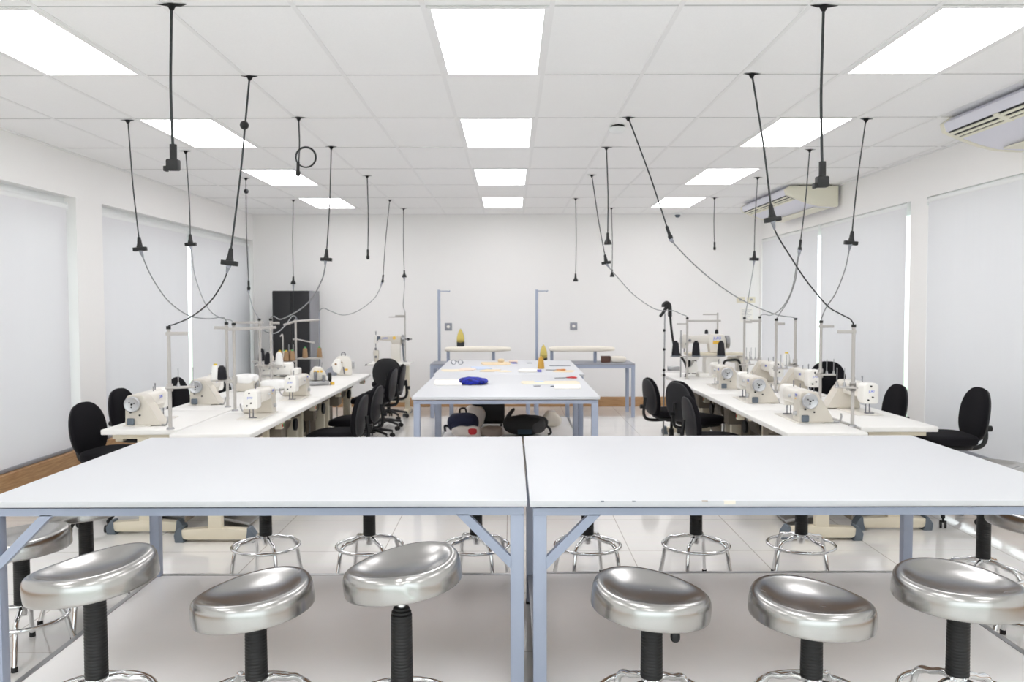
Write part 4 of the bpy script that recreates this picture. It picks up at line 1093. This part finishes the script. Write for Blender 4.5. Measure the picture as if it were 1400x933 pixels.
cone(.33, 9.35, ZT, 'gold', 'gold', 'tall golden thread cone standing on the worktable', .125, .038, 'cone on the worktable')
def scissors(x, y, rz, m, label):
    t = thing('scissors', label, 'scissors', (x, y, ZT), R(rz), 'scissors on the worktables')
    for e in (-1, 1):
        MB().prism([(0, e * .006), (.02, e * .012), (.13, e * .003), (.13, 0), (.0, -e * .004)], .001 + .004 * (e > 0), .004 + .004 * (e > 0), 'z').build('blade', 'needle', t, smooth=False)
        MB().ring((-.055, e * .024, .007), .024, .006, 22, 8, 'z').tube([(-.033, e * .014, .007), (-.01, e * .006, .007), (.015, 0, .006)], .006, 8).build('handle', m, t)
    MB().cyl((.02, 0, .0), (.02, 0, .011), .006, 10).build('pivot', 'chrome', t)
scissors(.545, 8.15, 190, 'red', 'scissors with red handles beside the white paper pile')
scissors(.5, 9.1, 170, 'orange', 'scissors with orange handles on the cluttered back part of worktable')
sheet('ruler', quad(.56, 9.75, .24, .035, 3), 'boot', 'dark narrow ruler behind the orange handled scissors', 'ruler', .004)
sheet('fabric_piece', quad(.56, 9.0, .2, .24, -8, .2), 'kraft', 'tan scrap under the orange handled scissors at table edge')
sheet('paper_pile', quad(.485, 7.3, .22, .34, -3, .05), 'paper', 'white paper pile near the aisle corner of worktable', 'paper', .012)
sheet('pattern_paper', quad(.36, 7.72, .5, .3, 3, .1), 'creampaper', 'large cream pattern sheet behind the white paper pile', 'paper', .0015)
sheet('thread_clip', quad(.225, 7.36, .05, .04, 30, .2), 'outlet', 'small grey clip in front of the cream pattern sheet', 'clip', .006)
sheet('thread_clip', quad(.37, 7.33, .04, .05, 60, .2), 'boot', 'small dark clip touching the white paper pile', 'clip', .007)
sheet('fabric_piece', quad(.26, 7.8, .08, .08, 10, .1), 'paleblue', 'tiny pale blue scrap on the cream pattern sheet', 'cloth', .0035)
sheet('thread_clip', quad(.22, 10.2, .06, .05, 5, .1), 'outlet', 'small grey clip near the far worktable edge', 'clip', .006)

# ------------------------------------------------------------------ hanging cords
GH = 'black cords hanging from the ceiling'
def hang(x, y, x1, z1, kind, label, ball=None, coil=None, tear=.05, r=.0052):
    t = thing('hanging_cord', label, 'hanging cord', (x, y, CE), 0, GH)
    dx = x1 - x; dz = z1 - CE
    w = .012 * (1 if int(abs(x * 100 + y * 10)) % 2 else -1)
    pts = [(0, 0, -.002), (dx * .25 + w * .4, 0, dz * .25), (dx * .5 + w * .7, 0, dz * .5), (dx * .78 + w * .3, 0, dz * .78), tuple(Vector((dx, 0, dz)) - Vector((dx, 0, dz)).normalized() * .09)]
    MB().tube(pts, r, 8).build('cord', 'cordb', t)
    # dark sheet below the ceiling stands in for shade under a lifted tile corner
    m = MB()
    m.prism([(-tear, -.012), (-tear * .4, .014), (tear * .5, .018), (tear, -.006), (tear * .2, -.016)], -.0065, -.0045, 'z')
    m.cone((0, 0, -.03), (0, 0, -.004), r * 1.2, .022, 10)
    m.build('cable_entry', 'gap', t, smooth=False)
    dirv = Vector((dx, 0, dz)).normalized()
    ax = Matrix.Rotation(math.atan2(-dx, -dz) * -1, 3, 'Y') if abs(dx) > .02 else Matrix.Identity(3)
    e = Vector((dx, 0, dz))
    m = MB()
    if kind == 'T':
        m.cone((0, 0, .105), (0, 0, .04), .012, .02, 12); m.box(-.05, .05, -.02, .02, .0, .03, .005); m.prism([(-.022, .028), (.022, .028), (.014, .055), (-.014, .055)], -.016, .016, 'y', .003)
    elif kind == 'bell':
        m.cone((0, 0, .105), (0, 0, .05), .011, .014, 12); m.lathe([(0, 0), (.034, 0), (.034, .018), (.014, .055), (0, .055)], 20)
    elif kind == 'L':
        m.cyl((0, 0, .12), (0, 0, .05), .0165, 12); m.box(-.03, .028, -.022, .022, .0, .052, .008); m.box(-.042, -.028, -.018, .018, -.004, .02, .003)
    else:
        m.cyl((0, 0, .105), (0, 0, .03), .012, 12); m.pillow((0, 0, .02), .018, .018, .024, .8, .8, 14, 8)
    sw = {'T': 1.0}.get(kind, 1.0)
    bmesh.ops.transform(m.bm, matrix=Matrix.Translation(e) @ Matrix.Rotation(-math.atan2(dx, -dz), 4, 'Y'), verts=m.bm.verts)
    m.build('socket', 'black', t)
    if ball: MB().pillow((dx * ball, 0, dz * ball), .027, .027, .027, 1, 1, 16, 10).build('cord_grip', 'black', t)
    if coil: MB().ring((.05, 0, dz * .68), .075, .006, 36, 6, 'y').ring((.046, .012, dz * .68), .073, .006, 36, 6, 'y').build('coiled_slack', 'cordb', t)
    return t
hang(-1.56, 4.0, -1.566, 2.24, 'L', 'thick black cord hanging closest overhead on the cabinet side, socket empty', tear=.07, r=.0066)
hang(-1.579, 5.24, -1.722, 1.855, 'T', 'black cord with a round grip partway down, slanting to a T socket', ball=.26, tear=.05, r=.006)
hang(-2.872, 6.48, -2.8, 2.02, 'T', 'black cord dropping in front of the blind just past the pillar')
hang(-2.929, 7.77, -2.899, 2.145, 'T', 'black cord dropping in front of the blind gap on the cabinet side')
hang(-1.57, 6.4, -1.581, 2.57, 'plug', 'short black cord with a coiled loop above its plug', coil=True)
hang(-1.574, 7.57, -1.631, 1.995, 'T', 'black cord crossing two lit panels, wide T socket above the cabinet')
hang(-2.904, 9.44, -2.891, 1.77, 'plug', 'thin black cord with a small knot near the ceiling at the corner', ball=.12, r=.0048)
hang(-2.888, 11.42, -2.903, 1.88, 'bell', 'black cord ending just above the black cabinet top', r=.0048)
hang(-1.548, 9.29, -1.549, 2.10, 'plug', 'short unplugged black cord against the white back wall, no cable below')
hang(-1.608, 11.44, -1.715, 1.90, 'plug', 'black cord leaning toward the cabinet with a looping grey cable below', r=.0048)
hang(-1.555, 12.48, -1.552, 2.0, 'bell', 'black cord hanging over the post bed machine', r=.0048)
hang(1.457, 4.03, 1.462, 2.16, 'L', 'thick black cord hanging closest overhead on the air conditioner side, socket empty', tear=.065, r=.0066)
hang(1.456, 5.21, 1.594, 2.11, 'T', 'black cord slanting to a large T socket in front of far air conditioner', tear=.05, r=.006)
hang(2.673, 6.48, 2.572, 2.055, 'T', 'black cord hanging in front of the blind between gap and pillar')
hang(2.698, 7.76, 2.617, 2.085, 'plug', 'black cord passing the air conditioner end, two cables plugged below')
hang(.877, 6.42, 1.203, 2.095, 'plug', 'black cord pulled far sideways from beside the smoke detector')
hang(.85, 7.63, .865, 2.14, 'bell', 'straight black cord with bell socket crossing a slanted cord')
hang(.876, 9.27, 1.036, 2.04, 'T', 'slanted black cord with T socket feeding the cone stand cable')
hang(.858, 11.33, .859, 1.905, 'bell', 'lone thin cord in front of the bare back wall, socket empty', r=.0048)
hang(1.464, 12.46, 1.477, 2.0, 'bell', 'thin cord far back with bell socket just under a slanted cord', r=.0048)
hang(2.679, 11.28, 2.685, 2.315, 'plug', 'short thin cord below the last lit panel, socket empty', r=.0048)
hang(2.72, 9.46, 2.689, 2.085, 'T', 'black cord hanging in front of the air conditioner louvres near corner', r=.0048)

PATHS = {
'c2': [(-1.729,5.24,1.842),(-1.764,5.302,1.795),(-1.843,5.412,1.716),(-1.962,5.548,1.624),(-2.132,5.707,1.536),(-2.293,5.839,1.484),(-2.352,5.888,1.473),(-2.37,5.91,1.462)],
'c3': [(-2.793,6.48,2.012),(-2.793,6.527,1.954),(-2.781,6.625,1.834),(-2.733,6.765,1.671),(-2.665,6.868,1.572),(-2.595,6.946,1.518),(-2.492,7.039,1.498),(-2.408,7.112,1.509),(-2.386,7.139,1.49),(-2.385,7.16,1.462)],
'c4': [(-2.898,7.77,2.135),(-2.857,7.692,2.051),(-2.781,7.53,1.882),(-2.623,7.293,1.656),(-2.501,7.154,1.545),(-2.373,7.045,1.498),(-2.283,6.972,1.485),(-2.245,6.915,1.462)],
'c6': [(-1.637,7.57,1.99),(-1.666,7.672,1.93),(-1.729,7.83,1.836),(-1.872,8.093,1.685),(-2.04,8.323,1.573),(-2.214,8.523,1.499),(-2.338,8.655,1.461),(-2.422,8.746,1.489),(-2.464,8.788,1.481),(-2.49,8.85,1.462)],
'c7': [(-2.893,9.44,1.76),(-2.843,9.326,1.68),(-2.752,9.124,1.57),(-2.651,8.938,1.489),(-2.607,8.85,1.462)],
'c8': [(-2.903,11.42,1.87),(-2.897,11.375,1.478),(-2.901,11.34,1.187),(-2.905,11.3,.5),(-2.9,11.3,.004)],
'loop': [(-2.639,10.5,1.43),(-2.631,10.45,1.461),(-2.647,10.35,1.472),(-2.652,10.239,1.431),(-2.641,9.995,1.367),(-2.636,9.718,1.308),(-2.645,9.51,1.29),(-2.654,9.261,1.315),(-2.643,9.036,1.369),(-2.625,8.87,1.427)],
'c10': [(-1.725,11.44,1.89),(-1.749,11.404,1.807),(-1.826,11.327,1.67),(-2.0,11.21,1.526),(-2.174,11.113,1.47),(-2.3,10.95,1.519),(-2.366,10.85,1.56),(-2.395,10.75,1.545),(-2.402,10.70,1.50)],
'c11': [(-1.553,12.48,1.99),(-1.551,12.478,1.866),(-1.559,12.449,1.727),(-1.57,12.47,1.589),(-1.556,12.54,1.505)],
'c13': [(1.595,5.21,2.104),(1.616,5.249,2.068),(1.669,5.314,2.01),(1.769,5.423,1.916),(1.902,5.563,1.791),(2.026,5.679,1.688),(2.156,5.792,1.59),(2.273,5.874,1.539),(2.365,5.94,1.502),(2.4,5.97,1.462)],
'c14': [(2.567,6.48,2.05),(2.586,6.556,1.988),(2.625,6.723,1.872),(2.65,6.962,1.702),(2.639,7.138,1.583),(2.643,7.244,1.501),(2.66,7.32,1.462)],
'c15a': [(2.617,7.76,2.08),(2.621,7.808,2.006),(2.643,7.947,1.817),(2.621,8.083,1.634),(2.576,8.179,1.515),(2.562,8.23,1.462)],
'c15b': [(2.613,7.76,2.08),(2.65,7.915,2.012),(2.804,8.518,1.758),(2.848,8.946,1.574),(2.82,9.229,1.486),(2.786,9.382,1.492),(2.78,9.48,1.48),(2.788,9.56,1.462)],
'c16': [(1.206,6.42,2.087),(1.263,6.525,2.05),(1.44,6.828,1.948),(1.668,7.177,1.83),(1.954,7.566,1.699),(2.25,7.922,1.593),(2.559,8.26,1.507),(2.718,8.42,1.483),(2.8,8.5,1.475),(2.858,8.57,1.462)],
'c18': [(1.044,9.27,2.035),(1.094,9.297,1.973),(1.171,9.335,1.895),(1.344,9.421,1.72),(1.561,9.51,1.574),(1.691,9.556,1.533),(1.822,9.599,1.532),(1.929,9.636,1.49),(1.983,9.657,1.472),(2.0,9.67,1.456)],
'c22': [(2.69,9.46,2.08),(2.674,9.43,2.007),(2.616,9.329,1.812),(2.53,9.181,1.534),(2.502,9.13,1.462)],
}
CL = {
'c2': 'dark cable sweeping from the gripped cord to the frontmost cabinet side stand',
'c3': 'grey cable sagging in front of the blind past the pillar',
'c4': 'grey cable dropping from the cord at the blind gap to the paired stands',
'c6': 'thick grey cable sweeping across the black cabinet from the wide T socket',
'c7': 'short grey cable falling to the pole beside the grey wall',
'c8': 'thin dark cable hanging straight down the black cabinet front',
'loop': 'grey cable looping low between the cone rack and the poles at cabinet',
'c10': 'grey cable sagging over the white back wall to the cone rack side pole',
'c11': 'short grey cable down to the stand of the post bed machine',
'c13': 'dark cable descending diagonally to the frontmost stand on the air conditioner side',
'c14': 'grey cable crossing the bright blind gap to a stand',
'c15a': 'grey cable from the shared socket ending at the nearer stand',
'c15b': 'grey cable from the shared socket curving back to the further stand',
'c16': 'longest grey cable running diagonally across the back wall corner',
'c18': 'grey cable draped past the hook clamp to the cone stand',
'c22': 'grey cable hanging straight in front of the cream wall plates',
}
for k, p in PATHS.items():
    t = thing('power_cable', CL[k], 'cable', p[0], 0, 'machine power cables')
    q = [Vector(v) - Vector(p[0]) for v in p]
    MB().tube(q, .0062 if k in ('c6', 'loop') else .0048, 8).build('cable', 'cordb' if k in ('c2', 'c13', 'c8') else 'cordg', t)
    d = (q[1] - q[0]).normalized()
    MB().cone(d * -.02, d * .05, .016, .007, 12).build('plug', 'outlet', t)
# stand of the post bed machine
t = thing('thread_stand', 'thread stand of the post bed machine against the white back wall', 'thread stand', (-1.555, 12.55, .76), 0, GS)
MB().cyl((0, 0, 0), (0, 0, .74), .009, 10).build('pole', 'polep', t)
MB().box(-.24, .0, -.008, .008, .655, .668, .003).box(-.14, 0, -.03, .03, .67, .69, .004).build('thread_guide_arm', 'polep', t)
MB().cone((0, 0, 0), (0, 0, .012), .026, .02, 14).build('base_flange', 'steelg', t)
MB().box(-.1, .0, -.01, .01, .24, .255, .002).build('side_bracket', 'polep', t)

# ------------------------------------------------------------------ outside, light, camera
w = bpy.data.worlds.new('daylight'); SC.world = w; w.use_nodes = True
nt = w.node_tree; bg = nt.nodes['Background']
tc = nt.nodes.new('ShaderNodeTexCoord'); sp = nt.nodes.new('ShaderNodeSeparateXYZ'); rp = nt.nodes.new('ShaderNodeValToRGB')
mr = nt.nodes.new('ShaderNodeMapRange'); mr.inputs['From Min'].default_value = -.3; mr.inputs['From Max'].default_value = .6
e = rp.color_ramp.elements
e[0].position = 0; e[0].color = (.42, .46, .40, 1); e[1].position = 1; e[1].color = (.9, .96, 1, 1)
x = e.new(.27); x.color = (.42, .5, .4, 1); x = e.new(.34); x.color = (1, 1, 1, 1)
nt.links.new(tc.outputs['Generated'], sp.inputs[0]); nt.links.new(sp.outputs['Z'], mr.inputs['Value'])
nt.links.new(mr.outputs['Result'], rp.inputs['Fac']); nt.links.new(rp.outputs['Color'], bg.inputs['Color'])
bg.inputs['Strength'].default_value = 3.0

cam = bpy.data.cameras.new('camera'); co = bpy.data.objects.new('camera', cam); COL.objects.link(co)
cam.sensor_width = 36; cam.lens = 1167 / 1400 * 36; cam.clip_start = .05
cam.dof.use_dof = True; cam.dof.focus_distance = 3.1; cam.dof.aperture_fstop = 6.3
co.matrix_world = Matrix.Translation((0, 0, 1.621)) @ Matrix.Rotation(-.0013, 4, 'Z') @ Matrix.Rotation(PI / 2 - .0444, 4, 'X') @ Matrix.Rotation(-.0022, 4, 'Z')
SC.camera = co
vs = SC.view_settings
vs.view_transform = 'Standard'; vs.look = 'None'; vs.gamma = 1; vs.exposure = .03; vs.use_curve_mapping = False
SC.cycles.use_denoising = True
SC.cycles.max_bounces = 14; SC.cycles.diffuse_bounces = 10; SC.cycles.glossy_bounces = 4; SC.cycles.transparent_max_bounces = 8
SC.cycles.sample_clamp_indirect = 8
SC.cycles.caustics_reflective = False; SC.cycles.caustics_refractive = False
